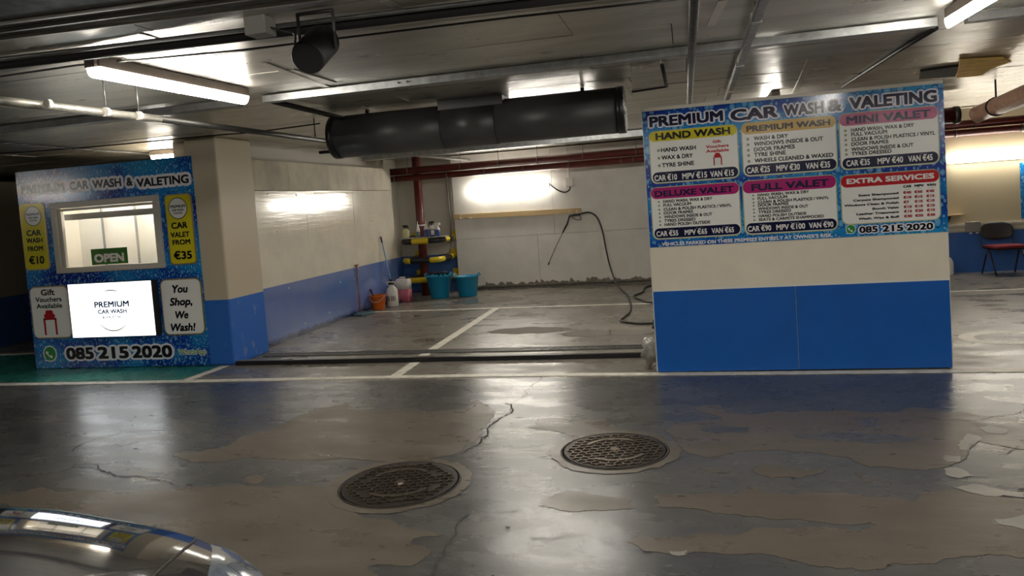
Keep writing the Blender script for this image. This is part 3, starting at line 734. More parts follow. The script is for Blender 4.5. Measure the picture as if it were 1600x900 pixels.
card('price_card', 'MINI VALET card', 1.250, 1.976, 1.678, 2.130, 2.032, 'i_pink', 'MINI VALET', (1.301,1.929), 2.046, .062, 'i_navy',
  [('HAND WASH, WAX & DRY', 1.334,1.804,1.980,.030), ('FULL VACUUM', 1.334,1.604,1.944,.030), ('CLEAN & POLISH PLASTICS / VINYL', 1.333,1.956,1.903,.030), ('DOOR FRAMES', 1.331,1.611,1.865,.030), ('WINDOWS INSIDE & OUT', 1.330,1.794,1.822,.030), ('TYRES DRESSED', 1.329,1.632,1.786,.030)], 1.291,
  pr(1.702, .048, ('CAR €35',1.287,1.466), ('MPV €40',1.523,1.714), ('VAN €45',1.752,1.930)), 0)
card('price_card', 'DELUXE VALET card', -.302, .430, 1.192, 1.638, 1.541, 'i_magenta', 'DELUXE VALET', (-.272,.391), 1.559, .052, 'i_navy',
  [(s, -.204, b, z, .026) for s, b, z in (('HAND WASH, WAX & DRY',.210,1.503), ('FULL VACUUM',.032,1.470), ('CLEAN & POLISH PLASTICS / VINYL',.365,1.434), ('DOOR FRAMES',.044,1.401), ('WINDOWS INSIDE & OUT',.203,1.368), ('TYRES DRESSED',.062,1.334), ('HAND POLISH OUTSIDE',.183,1.301))], -.240,
  pr(1.214, .045, ('CAR €55',-.277,-.091), ('MPV €65',-.036,.152), ('VAN €65',.190,.375)), 0)
card('price_card', 'FULL VALET card', .468, 1.198, 1.190, 1.640, 1.536, 'i_magenta', 'FULL VALET', (.534,1.147), 1.554, .058, 'i_navy',
  [(s, .580, b, z, .024) for s, b, z in (('HAND WASH, WAX & DRY',.990,1.505), ('FULL VACUUM',.817,1.475), ('CLEAN & POLISH PLASTICS / VINYL',1.142,1.445), ('DOOR FRAMES',.824,1.418), ('WINDOWS INSIDE & OUT',.980,1.387), ('TYRES DRESSED',.842,1.358), ('HAND POLISH OUTSIDE',.962,1.326), ('SEATS & CARPETS SHAMPOOED',1.096,1.295))], .545,
  pr(1.211, .046, ('CAR €90',.487,.677), ('MPV €100',.718,.947), ('VAN €90',.977,1.167)), 0)
e = card('price_card', 'EXTRA SERVICES card', 1.242, 1.970, 1.228, 1.626, 1.528, 'i_red', 'EXTRA SERVICES', (1.283,1.937), 1.556, .043, 'i_white', [], 0, [], 0)
text_obj('column_heads', [('CAR', 1.707,1.768,1.496,.020), ('MPV', 1.790,1.860,1.496,.020), ('VAN', 1.879,1.947,1.496,.020)], Y2-.001, M['i_black'], e, .05)
text_obj('column_notes', [('From', 1.722,1.755,1.479,.008), ('From', 1.808,1.842,1.479,.008), ('From', 1.897,1.930,1.479,.008)], Y2-.001, M['i_grey'], e, 0)
rowz = (1.448, 1.409, 1.371, 1.332, 1.295, 1.256)
text_obj('extras_list', [(s, a, 1.670, z, .018) for s, a, z in zip(('Seats Shampooed','Carpets Shampooed','Windows Clean & Polish','Booth Valet','Leather Treatment','Wash, Wax & Buff'), (1.368,1.328,1.257,1.470,1.347,1.361), rowz)], Y2-.001, M['i_black'], e, .04)
tab = (('€40','€50','€40'), ('€10','€15','€15'), ('€7','€10','€10'), ('€10','€10','€10'), ('€15','€20','€10'), ('€30','€35','€40'))
text_obj('extras_prices', [(s, a, a+(.061 if len(s) == 3 else .042), z-.002, .021) for z, r in zip(rowz, tab) for s, a in zip(r, (1.704, 1.786, 1.873))], Y2-.001, M['i_darkred'], e, .05)
halo_text([('085', 1.364, 1.505, 1.147, .053), ('215', 1.538, 1.696, 1.147, .053), ('2020', 1.718, 1.917, 1.147, .053)], Y1, back, 'phone_number', .03, .12)
bubble(1.300, 1.184, .040, Y1, back)
text_obj('notice_lettering', [('VEHICLES PARKED ON THESE PREMISES ENTIRELY AT OWNER\'S RISK.', -.236, 1.160, 1.1285, .030)], Y1, M['i_white'], back, .025)

# ================================================================== CEILING SERVICES
def batten(name, label, a, b, wd=.088, zt=2.556, drop=.115, mt='tube', group=None):
    a, b = Vector(a), Vector(b); t = (b-a).normalized(); n = Vector((-t.y, t.x, 0))*wd/2
    T = thing(name, label, 'lamp', ((a.x+b.x)/2, (a.y+b.y)/2, zt), group)
    bm = BM(); zb = zt-drop*.52
    prism(bm, [Vector((p.x, p.y, zb)) for p in (a-n*.95, b-n*.95, b+n*.95, a+n*.95)], (0,0,zt-zb)); obj('housing', bm, M['lamp_body'], T, bevel=.004)
    bm = BM(); prev = None; K = 9; rings = []
    for q in (a, b):
        rings.append([bm.verts.new(Vector((q.x, q.y, zb-.0005)) + n*math.cos(math.pi*k/K) + Vector((0,0,-drop*.48*math.sin(math.pi*k/K)))) for k in range(K+1)])
    for k in range(K): bm.faces.new((rings[0][k], rings[0][k+1], rings[1][k+1], rings[1][k])).smooth = True
    bm.faces.new(rings[0]); bm.faces.new(list(reversed(rings[1]))); bm.faces.new((rings[0][0], rings[1][0], rings[1][K], rings[0][K]))
    obj('diffuser', bm, M[mt], T, 'lit diffuser')
    for q, s in ((a, 1), (b, -1)):
        bm = BM(); p = q - t*s*.012
        prism(bm, [Vector((v.x, v.y, zb-.004)) for v in (p-n*.75-t*.012, p-n*.75+t*.012, p+n*.75+t*.012, p+n*.75-t*.012)], (0,0,zt-zb)); obj('end_cap', bm, M['lamp_body'], T)
    return T
a, b = G(146,113,2.47), G(381,157,2.47)
batten('batten_light', 'lit batten light on the foil ceiling, above left of the black speaker', a, b)
c_ = G(1482,36,2.47); batten('batten_light', 'lit batten light cut by the top right corner of the frame', c_, (c_.x+.03, c_.y-1.35, 0))
d_ = G(262,246,2.46); batten('batten_light', 'distant lit batten light just above the kiosk roof', (G(239,248,2.46).x, G(239,248,2.46).y, 0), (G(290,244,2.46).x+.3, G(290,244,2.46).y+.02, 0))
# unseen lamps: light the aisle, mirror in the signs; nearest ones are added fill
for i, (x, y) in enumerate([(-12.2, 1.7), (5.2, 3.6), (-.9, .2), (1.2, .3), (3.0, .4), (-3.1,-2.0), (1.6,-2.0), (-7.6,-2.2), (4.6,-2.2), (-1.0,-4.2)]):
    batten('batten_light', 'batten light outside the picture, ' + ('far left', 'above the far right aisle', 'added fill overhead left of the camera', 'added fill overhead right of the camera', 'added fill well right of the camera', 'behind left of the camera', 'behind right of the camera', 'far behind left', 'far behind right', 'farthest behind the camera')[i], (x, y, 0), (x, y+1.3, 0))
batten('batten_light', 'batten light on the bay ceiling hidden behind the partition', (.95, 8.15, 0), (.98, 9.5, 0))
batten('batten_light', 'batten light on the bay ceiling hidden behind the round duct', (-2.35, 8.35, 0), (-.95, 8.33, 0))
# steel trunking that joins the two near lamps
def channel(name, label, a, b, wd, h, z, mt, cat='trunking'):
    a, b = Vector(a), Vector(b); t = (b-a).normalized(); n = Vector((-t.y, t.x, 0))*wd/2; bm = BM()
    prism(bm, [Vector((p.x, p.y, z)) for p in (a-n, b-n, b+n, a+n)], (0,0,h)); o = obj(name, bm, mt, bevel=.003)
    return tag(o, label, cat)
trk = channel('cable_trunking', 'galvanised trunking running between the two near lamps', (-3.13,5.20,0), (1.56,5.16,0), .075, .055, 2.50, M['galv'])
for x in (-2.0, -1.93, .45, .52):
    bm = BM(); tube(bm, [(x, 5.145, 2.53), (x, 5.138, 2.53)], .006, 8); o = obj('fixing_bolt', bm, M['blackp']); o.parent = trk
channel('cable_trunking', 'galvanised trunking left of the near left lamp', (-9.4,5.25,0), (-3.35,5.21,0), .075, .055, 2.50, M['galvd'])
channel('cable_trunking', 'galvanised trunking right of the corner lamp', (1.72,5.14,0), (6.8,5.10,0), .075, .055, 2.50, M['galvd'])
channel('cable_trunking', 'far galvanised trunking behind the big dark duct', (-5.15,11.4,0), (2.4,11.3,0), .12, .095, 2.455, M['galv'])
channel('cable_trunking', 'trunking high on the far ceiling at the top left of the wash bay', (-5.15,9.9,0), (-2.2,9.85,0), .05, .04, 2.50, M['dark'])
# black conduit with a thin companion cable
t = thing('ceiling_conduit', 'long black conduit along the foil ceiling behind the black speaker', 'conduit', (-2, 3.3, 2.52))
a, b = G(-20,105,2.52), G(880,-1,2.52)
bm = BM(); tube(bm, [a, a.lerp(b,.5), b + (b-a)*.5], .022, 10); obj('conduit', bm, M['dark'], t)
bm = BM(); a2, b2 = a+Vector((0,-.05,.02)), b+Vector((0,-.05,.02)); tube(bm, [a2, b2+(b-a)*.5], .012, 8); obj('side_conduit', bm, M['galvd'], t)
bm = BM(); P = [G(x,y,2.545) for x,y in ((-10,121),(120,102),(380,78),(520,61),(800,27),(1065,-2))]; tube(bm, P, .006, 6)
tag(obj('ceiling_cable', bm, M['cable']), 'thin black cable just below the long black conduit', 'cable')
for i, (pp, r, lab) in enumerate([
   ([(-10,240),(60,236),(160,228),(330,212),(400,206),(500,193)], .008, 'thin cable sagging across the far ceiling above the kiosk'),
   ([(-10,222),(110,232),(200,238),(299,245)], .012, 'black cable running to the ceiling above the kiosk'),
   ]):
    bm = BM(); tube(bm, smooth_path([G(x,y,2.54) for x,y in pp]), r, 6); tag(obj('ceiling_cable', bm, M['cable']), lab, 'cable')
# boxed steel cable ladder at the top left
t = thing('cable_tray', 'wide dark steel cable tray across the top left corner', 'cable tray', (-3, 2.4, 2.4))
ZT = 2.40
def tray_edge(pa, pb, z): a, b = G(*pa, z), G(*pb, z); d = b-a; return a-d*6, b+d*8
e1 = tray_edge((0,33),(240,1),ZT); e2 = tray_edge((0,46),(240,14),ZT); e3 = tray_edge((0,58),(240,28),ZT)
bm = BM(); prism(bm, [e1[0]+Vector((0,-.28,0)), e1[1]+Vector((0,-.28,0)), e3[1], e3[0]], (0,0,.06)); obj('tray_floor', bm, M['galvd'], t)
for e in (e1, e2, e3):
    bm = BM(); n = Vector((0,.006,0)); prism(bm, [e[0]-n-Vector((0,0,.014)), e[1]-n-Vector((0,0,.014)), e[1]+n-Vector((0,0,.014)), e[0]+n-Vector((0,0,.014))], (0,0,.013)); obj('tray_lip', bm, M['tape'], t)
for x in (-7,-5,-3,-1.2, 1, 3):
    bm = BM(); tube(bm, [(x, 2.2, ZT+.06), (x, 2.2, ZC)], .006, 6); obj('hanger_rod', bm, M['galvd'], t)
# sprinkler pipe
t = thing('sprinkler_pipe', 'pale steel sprinkler pipe running back to the dark duct', 'pipe', (-3.6, 5, 2.35))
a, b = G(-60,150,2.355), G(250,186,2.355); c2 = G(515,221,2.355)
bm = BM(); tube(bm, [a, b], .026, 12); obj('pipe', bm, M['steelpipe'], t)
bm = BM(); tube(bm, [b, c2], .024, 12); obj('far_pipe', bm, M['darkpipe'], t, 'dark far length of the pipe')
for px, py in ((75,162),(166,175),(217,181)):
    p = G(px,py,2.355); d = (b-a).normalized()*.018; bm = BM(); tube(bm, [p-d*.7, p+d*.7], .030 if px > 100 else .0275, 12); cl = obj('pipe_clamp', bm, M['white_metal'], t)
    if px > 100:
        bm = BM(); tube(bm, [p+Vector((0,0,.03)), (p.x, p.y, 2.57)], .005, 6); obj('hanger_rod', bm, M['galvd'], t)
p = G(493,218,2.355); bm = BM(); tube(bm, [p+Vector((0,0,.02)), (p.x, p.y, 2.57)], .006, 6); obj('hanger_rod', bm, M['darkpipe'], t)
bm = BM(); tube(bm, [c2-Vector((0,0,.05)), c2+Vector((0,0,.07))], .032, 10); obj('end_fitting', bm, M['darkpipe'], t)
# second dark pipe slanting behind the duct
bm = BM(); tube(bm, [G(425,158,2.53), G(520,181,2.50), G(560,190,2.50)], .022, 10); tag(obj('ceiling_pipe', bm, M['darkpipe']), 'short dark pipe slanting into the left end of the duct', 'pipe')
# big round duct
DY, DZ, DR = 6.55, 2.335, .198
t = thing('round_duct', 'big dark grey round ventilation duct under the ceiling', 'duct', (-1.8, DY, DZ))
def ductseg(name, x0, x1, r, mt, lab=None, n=40):
    bm = BM(); tube(bm, [(x0, DY, DZ), (x1, DY, DZ)], r, n); return obj(name, bm, mt, t, lab)
xs = [WY(531,210,DY).x, WY(697,205,DY).x, WY(780,200,DY).x, WY(966,175,DY).x]
for i in range(3): ductseg('duct_section', xs[i]+.003, xs[i+1]-.003, DR, M['duct'])
for x in xs[1:3]: ductseg('duct_joint', x-.006, x+.006, DR-.004, M['ductband'])
ductseg('end_ring', xs[0]-.05, xs[0]+.004, DR+.006, M['ductband'], 'black end ring'); ductseg('end_ring', xs[3]-.004, xs[3]+.06, DR+.006, M['ductband'], 'black end ring')
for k in range(9):
    z = DZ-.16+.04*k; hw = math.sqrt(max(.0001, DR**2-(z-DZ)**2))-.01
    bm = BM(); box(bm, xs[3]+.056, xs[3]+.063, DY-hw, DY+hw, z, z+.012); obj('fan_slat', bm, M['galvd'], t)
bm = BM(); box(bm, WY(690,150,DY).x, WY(790,150,DY).x, DY-.14, DY+.14, DZ+.12, 2.56); obj('mounting_box', bm, M['duct'], t)
for x in (xs[0]+.3, xs[3]-.3):
    bm = BM(); box(bm, x-.015, x+.015, DY-.015, DY+.015, DZ+DR-.02, 2.56); obj('mounting_strap', bm, M['dark'], t)
# loose foil box at the right end of the duct
bm = BM(); P = [G(*q, 2.47) for q in ((985,112),(1032,102),(1040,135),(988,143))]; prism(bm, P, (0,0,.09)); o = tag(obj('foil_wrapped_stub', bm, M['foil_loose']), 'crinkled foil-wrapped stub on the ceiling, right end of the duct', 'duct')
bm = BM(); tube(bm, [P[1]+Vector((.01,0,0)), P[2]+Vector((.01,-.005,0)), P[3]+Vector((0,-.005,0))], .014, 6); b_ = obj('black_edging', bm, M['cable']); b_.parent = o
# loudspeaker
sp = G(486,84,2.42); ax = Vector((.34,.90,.0)).normalized()
t = thing('loudspeaker', 'black cylindrical loudspeaker hung on a bracket from the ceiling', 'loudspeaker', (sp.x, sp.y, 2.56))
f0 = G(486,86,2.44); 
f0 = WY(480,91,3.10); f1 = WY(507,62,3.30); ax = (f1-f0).normalized(); f1 = f0+ax*.25
bm = BM(); tube(bm, [f0, f0+ax*.01, f1-ax*.03, f1], [.073,.078,.078,.064], 28); obj('body', bm, M['speaker'], t)
bm = BM(); tube(bm, [f0-ax*.004, f0-ax*.001], .070, 28); obj('grille', bm, M['chair_back'], t)
mid = f0+ax*.14; sd = Vector((ax.y,-ax.x,0)).normalized()
for s in (-1, 1):
    p = mid+sd*s*.088; bm = BM(); tube(bm, [p-Vector((0,0,.02)), (p.x, p.y, 2.552)], .008, 6); obj('bracket_arm', bm, M['galvd'] if s > 0 else M['blackp'], t)
bm = BM(); p, q = mid-sd*.09, mid+sd*.09; tube(bm, [(p.x,p.y,2.548), (q.x,q.y,2.548)], .009, 6); obj('bracket_bar', bm, M['blackp'], t)
# junction box beside it
p = G(408,58,2.47); t = thing('ceiling_box', 'small grey junction box on the ceiling left of the loudspeaker', 'junction box', (p.x, p.y, 2.5))
bm = BM(); box(bm, p.x-.055, p.x+.055, p.y-.05, p.y+.05, 2.475, 2.562); obj('box', bm, M['grey'], t, bevel=.004)
bm = BM(); tube(bm, smooth_path([(p.x+.05,p.y,2.51), (p.x+.11,p.y+.02,2.49), (p.x+.16,p.y+.03,2.47), (f1.x-.09,f1.y-.14,f0.z+.08)]), .005, 6); obj('lead', bm, M['cable'], t)
# right-hand pipe and steel strut
bm = BM(); a, b = G(1086,-20,2.45), G(1077,166,2.45); tube(bm, [a, a.lerp(b,.5), b+(b-a)*.15], .024, 12)
tag(obj('ceiling_pipe', bm, M['galvd']), 'grey pipe running back above the left end of the price board', 'pipe')
a, b = G(1203,-20,2.45), G(1136,157,2.45); b = b+(b-a)*.12
t = thing('steel_strut', 'galvanised steel strut slanting back above the price board', 'strut', (a.x, a.y, 2.45))
bm = BM(); n = Vector((.02,0,0)); prism(bm, [a-n, b-n, b+n, a+n], (0,0,.045)); obj('channel', bm, M['galv'], t)
for k in (.15, .45, .75):
    p = a.lerp(b, k); bm = BM(); box(bm, p.x-.026, p.x+.026, p.y-.02, p.y+.02, 2.445, 2.50); obj('strut_clip', bm, M['white_metal'], t)
    bm = BM(); tube(bm, [(p.x,p.y,2.50), (p.x,p.y,2.57)], .006, 6); obj('hanger_rod', bm, M['galvd'], t)
bm = BM(); tube(bm, [G(1316,136,2.545), G(1400,82,2.545), G(1462,44,2.545)], [.013,.014,.018], 10); tag(obj('ceiling_conduit', bm, M['cable']), 'black conduit slanting up to the corner lamp', 'conduit')
# brown lagged pipe far right
t = thing('lagged_pipe', 'thick brown lagged pipe at the far right under the ceiling', 'pipe', (3.4, 9, 2.25))
a, b = G(1543,172,2.27), G(1640,133,2.27)
P = [a+Vector((-.03,.25,-.03)), a, a.lerp(b,.5), b]
bm = BM(); tube(bm, smooth_path(P, 5), .095, 18); obj('pipe', bm, M['brownpipe'], t)
p = G(1543,166,2.27); p = a.lerp(b,.18); dd = (b-a).normalized()*.012
bm = BM(); tube(bm, [p-dd, p+dd], .106, 20); obj('pipe_ring', bm, M['blackp'], t, 'black clamp ring')
bm = BM(); tube(bm, [(p.x,p.y,2.37), (p.x,p.y,2.57)], .01, 8); obj('hanger_rod', bm, M['darkpipe'], t)
t = thing('header_pipe', 'thick dark red pipe end just right of the price board top', 'pipe', (3.2, 10.5, 2.3))
bm = BM(); tube(bm, [(1.6,10.4,2.30), (3.30,10.4,2.30)], .10, 18); obj('pipe', bm, M['red'], t)
bm = BM(); tube(bm, [(3.30,10.4,2.30), (3.36,10.4,2.30)], .11, 18); obj('flange', bm, M['darkpipe'], t)
bm = BM(); tube(bm, [(3.1,10.4,2.40), (3.1,10.4,2.57)], .01, 8); obj('hanger_rod', bm, M['darkpipe'], t)
# red pipes along the back wall
for z, lab in ((2.175, 'lower of two dark red pipes along the back wall'), (2.305, 'upper of two dark red pipes along the back wall')):
    t = thing('wall_pipe', lab, 'pipe', (0, 13.12, z))
    bm = BM(); tube(bm, [(-5.40,12.70,z), (7.3,12.72,z)], .055 if z < 2.2 else .063, 16); obj('pipe', bm, M['red'], t)
    for x in (-5.1,-4.1,-3.4,-2.7,-1.9,-1.0,-.8, 4.1, 5.0, 6.0):
        x += (z-2.2)*2; bm = BM(); tube(bm, [(x-.008,12.70,z), (x+.008,12.70,z)], .059 if z < 2.2 else .067, 16); obj('pipe_clip', bm, M['galvd'], t)
        if z > 2.2: bm = BM(); tube(bm, [(x,12.70,z+.06), (x,12.70,2.58)], .005, 6); obj('clip_rod', bm, M['galvd'], t)
# upright red pipe
bm = BM(); tube(bm, [(-4.80,12.90,0), (-4.80,12.90,2.57)], .075, 20); t = thing('upright_pipe', 'dark red upright pipe in the bay corner behind the yellow guards', 'pipe', (-4.80,12.9,0)); obj('pipe', bm, M['red'], t)
for z in (.32, 1.30): bm = BM(); tube(bm, [(-4.80,12.90,z-.014), (-4.80,12.90,z+.014)], .082, 20); obj('pipe_clamp', bm, M['white_metal'], t)
# slim pale tube hung near the top of it
a, b = G(632,240,2.50), G(735,250,2.50)
bm = BM(); a = WY(628,241,11.6); b = WY(735,250,12.3); tube(bm, [a, b], .022, 8); tag(obj('ceiling_pipe', bm, M['white_metal']), 'short pale tube under the ceiling in front of the upright red pipe', 'pipe')
for q in (WY(676,239,11.9), WY(728,245,12.25)):
    pass

# ================================================================== BACK OF THE WASH BAY
BY = 13.27
# wall lamp
t = thing('wall_light', 'lit batten light on the white back wall of the wash bay', 'lamp', (-3.2, BY, 1.86))
p0, p1 = WY(733,297,13.18), WY(857,291.5,13.18); zc = (p0.z+p1.z)/2
bm = BM(); box(bm, p0.x, p1.x, 13.20, BY-.001, zc-.05, zc+.05); obj('housing', bm, M['lamp_body'], t)
bm = BM(); prev = None
ringA, ringB = [], []
for k in range(13):
    a = math.pi*k/12
    for R_, x in ((ringA, p0.x), (ringB, p1.x)): R_.append(bm.verts.new((x, 13.20-.06*math.sin(a), zc+.068*math.cos(a))))
for k in range(12): bm.faces.new((ringA[k], ringA[k+1], ringB[k+1], ringB[k]))
bm.faces.new(ringA); bm.faces.new(ringB); bm.faces.new((ringA[0], ringB[0], ringB[12], ringA[12])); obj('diffuser', bm, M['tube_wall'], t, 'lit diffuser')
p = WY(890,285,BY); q = thing('junction_box', 'small white junction box right of the wall light', 'junction box', (p.x, BY, p.z))
bm = BM(); box(bm, p.x-.075, p.x+.075, BY-.06, BY-.001, p.z-.075, p.z+.075); obj('box', bm, M['white'], q, bevel=.008)
bm = BM(); tube(bm, [(p.x, BY-.03, p.z+.075), (p.x, BY-.03, 2.50)], .01, 8); obj('conduit', bm, M['white_metal'], q)
bm = BM(); tube(bm, smooth_path([(p.x+.01,BY-.03,p.z-.07), (p.x-.01,BY-.04,p.z-.14), (p.x-.10,BY-.05,p.z-.17), (p.x-.22,BY-.05,p.z-.12), (p.x-.36,BY-.05,zc+.02), (p1.x+.005,BY-.03,zc+.02)]), .012, 8); obj('lead', bm, M['cable'], q, 'black lead to the lamp')
# timber rail
pl0, pl1 = WY(709,339,13.25), WY(908,329,13.25)
t = thing('timber_rail', 'long pale timber rail screwed to the back wall', 'rail', (-3, BY, 1.4))
bm = BM(); prism(bm, [Vector((pl0.x,13.235,pl0.z-.045)), Vector((pl1.x,13.235,pl1.z-.045)), Vector((pl1.x,13.235,pl1.z+.045)), Vector((pl0.x,13.235,pl0.z+.045))], (0,.034,0)); obj('plank', bm, M['wood'], t)
for px, py in ((722,336),(735,335),(892,328),(903,328)):
    c = WY(px,py,13.23); bm = BM()
    tube(bm, [c+Vector((.0+.03*math.cos(a),-.02-.03*abs(math.sin(a)) ,-.035+.035*math.sin(a))) for a in [math.pi/2+ k*math.pi/6 for k in range(9)]], .007, 6); obj('cup_hook', bm, M['white_metal'], t)
# pressure lance
g = lambda x, y, Y=13.14: WY(x, y, Y)
t = thing('pressure_washer_lance', 'black pressure washer gun and lance hanging from the timber rail', 'pressure washer', g(893,335))
bm = BM(); tube(bm, [g(907,335), g(898,336), g(889,337)], [.016,.022,.020], 10); obj('gun_body', bm, M['blackp'], t)
bm = BM(); tube(bm, smooth_path([g(905,336), g(908,343), g(900,343), g(893,339)]), .007, 8); obj('trigger_guard', bm, M['blackp'], t)
bm = BM(); tube(bm, [g(890,336), g(886,350), g(879,364)], [.016,.020,.012], 10); obj('lance_grip', bm, M['blackp'], t)
bm = BM(); tube(bm, [g(879,364), g(867,389), g(857.5,411)], .006, 8); obj('lance_tube', bm, M['darkpipe'], t)
bm = BM(); tube(bm, [g(858,410), g(856.5,414)], .012, 8); obj('nozzle', bm, M['blackp'], t)
bm = BM()
P = [g(907,334), g(921,332,13.16), g(933,340,13.14), g(941,360,13.12), g(946,385,13.08), g(952,412,13.0), g(960,436,12.7), g(970,452,12.3), G(980,462)+Vector((0,0,.02)), G(985,474)+Vector((0,0,.015)), G(985,488)+Vector((0,0,.015)), G(976,497)+Vector((0,0,.015)), G(970,502.5)+Vector((0,0,.015)), G(982,506)+Vector((0,0,.015)), G(1018,507)+Vector((0,0,.015)),
     (.4,9.3,.015), (.7,10.2,.015), (-.1,10.6,.015), G(1017,474.5)+Vector((0,0,.015)), G(1002,470)+Vector((0,0,.015)), G(990,464)+Vector((0,0,.015)), G(1004,458)+Vector((0,0,.015)), G(1016,448)+Vector((0,0,.015)), (.1,12.9,.015), (.6,13.0,.02)]
tube(bm, smooth_path(P, 7), .014, 8); tag(obj('pressure_hose', bm, M['cable']), 'black hose dropping from the lance and looping over the bay floor', 'hose')
# conduits left of the boards
t = thing('wall_conduit', 'thin grey conduit running down the edge of the white boards', 'conduit', (-4.28, BY, 1.2))
bm = BM(); tube(bm, [WY(697,281,13.24), WY(703,335,13.24), WY(706,377,13.24)], .013, 8); obj('conduit', bm, M['galvd'], t)
bm = BM(); tube(bm, [WY(703,281,13.24), WY(709,350,13.24)], .007, 8); obj('thin_conduit', bm, M['grey'], t)
bm = BM(); tube(bm, smooth_path([WY(706,377,13.24), WY(702,379,13.24), WY(698,378,13.3)]), .010, 8); obj('elbow', bm, M['galvd'], t)
bm = BM(); tube(bm, smooth_path([WY(705,379,13.2), WY(703,392,13.18), WY(698,397,13.2), WY(686,398,13.3)]), .007, 8); obj('flex', bm, M['cable'], t)
# yellow and black tubular guards round the red pipe
def guard(label, z, cuts, x0=-5.08, x1=-4.34, yf=12.60, r=.052):
    t = thing('pipe_guard', label, 'guard rail', ((x0+x1)/2, 13.4, z))
    path = [Vector((x0,13.44,z)), Vector((x0,yf+.14,z))]
    for k in range(1, 7): a = math.pi*k/12; path.append(Vector((x0+.14-.14*math.cos(a), yf+.14-.14*math.sin(a), z)))
    for k in range(9): path.append(Vector((x0+.14+(x1-x0-.28)*(k+.5)/9, yf, z)))
    for k in range(0, 7): a = math.pi*k/12; path.append(Vector((x1-.14+.14*math.sin(a), yf+.14-.14*math.cos(a), z)))
    path.append(Vector((x1,13.44,z)))
    # resample
    seg = [0]
    for a, b in zip(path, path[1:]): seg.append(seg[-1]+(b-a).length)
    tot = seg[-1]
    def at(s):
        for i in range(len(path)-1):
            if seg[i+1] >= s-1e-9: return path[i].lerp(path[i+1], (s-seg[i])/max(1e-9, seg[i+1]-seg[i]))
        return path[-1]
    s0 = 0
    for s1, colr in cuts:
        s1 = tot if s1 is None else s1; bm = BM(); n = max(2, int((s1-s0)/.035))
        tube(bm, [at(s0+(s1-s0)*k/n) for k in range(n+1)], r, 14)
        obj('yellow_section' if colr == 'y' else 'black_section', bm, M['yellowp' if colr == 'y' else 'blackp'], t, 'yellow section' if colr == 'y' else 'black section'); s0 = s1
    for x in (x0, x1):
        bm = BM(); box(bm, x-.075, x+.075, 13.435, 13.449, z-.02, z+.13); obj('wall_plate', bm, M['yellowp'], t, 'yellow wall plate')
guard('topmost of three yellow and black pipe guards, carrying the bottles', 1.02, [(.25,'y'), (.98,'k'), (1.30,'y'), (1.66,'k'), (1.88,'y'), (2.1,'k'), (None,'y')])
guard('middle one of three yellow and black pipe guards', .67, [(.70,'k'), (.93,'y'), (1.30,'k'), (1.62,'y'), (2.0,'k'), (None,'y')], x1=-4.38)
guard('lowest of three yellow and black pipe guards, behind the blue tub', .30, [(.55,'k'), (1.42,'y'), (1.70,'k'), (None,'y')], yf=12.74)
bm = BM(); box(bm, -5.13, -4.24, 12.60, 12.80, 1.073, 1.090); tag(obj('shelf_board', bm, M['sack'], bevel=.003), 'thin shelf board lying on the topmost guard', 'shelf')
SZ = 1.090
def at12(px, Y=12.69): return WY(px, 370, Y).x
def spray(name, label, x, y, r, hb, body, head, liq=None, hl=0, flat=.75):
    t = thing(name, label, 'bottle', (x, y, SZ))
    bm = BM(); z = SZ+.0005
    if liq:
        lathe(bm, [(r*.94,z),(r,z+.01),(r,z+hl)], x, y, 18, 1, flat); obj('liquid_part', bm, M[liq], t, 'liquid-filled lower half')
        bm = BM(); lathe(bm, [(r,z+hl),(r,z+hb*.66),(r*.8,z+hb*.82),(r*.38,z+hb*.97),(r*.36,z+hb)], x, y, 18, 1, flat); obj('body', bm, M[body], t)
    else:
        lathe(bm, [(r*.94,z),(r,z+.01),(r,z+hb*.70),(r*.8,z+hb*.85),(r*.38,z+hb*.97),(r*.36,z+hb)], x, y, 18, 1, flat); obj('body', bm, M[body], t)
    return t, z+hb
def trigger(t, x, y, z, mt, s=1):
    bm = BM(); box(bm, x-.05*s, x+.03*s, y-.016, y+.016, z+.022, z+.060); box(bm, x-.018, x+.018, y-.018, y+.018, z-.012, z+.024)
    prism(bm, [Vector((x+.018*s,y-.010,z+.06)), Vector((x+.055*s,y-.010,z+.05)), Vector((x+.062*s,y-.010,z-.02)), Vector((x+.045*s,y-.010,z-.02)), Vector((x+.035*s,y-.010,z+.025))], (0,.02,0))
    obj('trigger_head', bm, mt, t, bevel=.003)
x = at12(634.5); t, z = spray('spray_bottle', 'pale yellow spray bottle with a black trigger, left on the shelf', x, 12.69, .070, .175, 'cream_liq', None); trigger(t, x, 12.69, z, M['blackp'])
x = at12(654); t, z = spray('squeeze_bottle', 'white-nozzled squeeze bottle with grey-blue liquid, left of the two', x, 12.69, .034, .205, 'whitep', None, 'bluegrey_liq', .10, 1)
bm = BM(); lathe(bm, [(.018,z),(.014,z+.02),(.007,z+.035),(.004,z+.085)], x, 12.69, 12); obj('nozzle', bm, M['white'], t)
x = at12(666.5); t, z = spray('squeeze_bottle', 'white-nozzled squeeze bottle with deep blue liquid, right of the two', x, 12.69, .040, .205, 'whitep', None, 'blue_liq', .135, 1)
bm = BM(); lathe(bm, [(.018,z),(.014,z+.02),(.007,z+.035),(.004,z+.085)], x, 12.69, 12); obj('nozzle', bm, M['white'], t)
x = at12(675.5); t, z = spray('spray_bottle', 'white spray bottle with blue label and black trigger on the shelf', x, 12.70, .054, .215, 'whitep', None, 'blue_liq', .13); trigger(t, x, 12.70, z, M['blackp'], -1)
bm = BM(); lathe(bm, [(.055,SZ+.03),(.055,SZ+.115)], x+.012, 12.695, 12, .7, .75); obj('paper_label', bm, M['whitep'], t, 'white label')
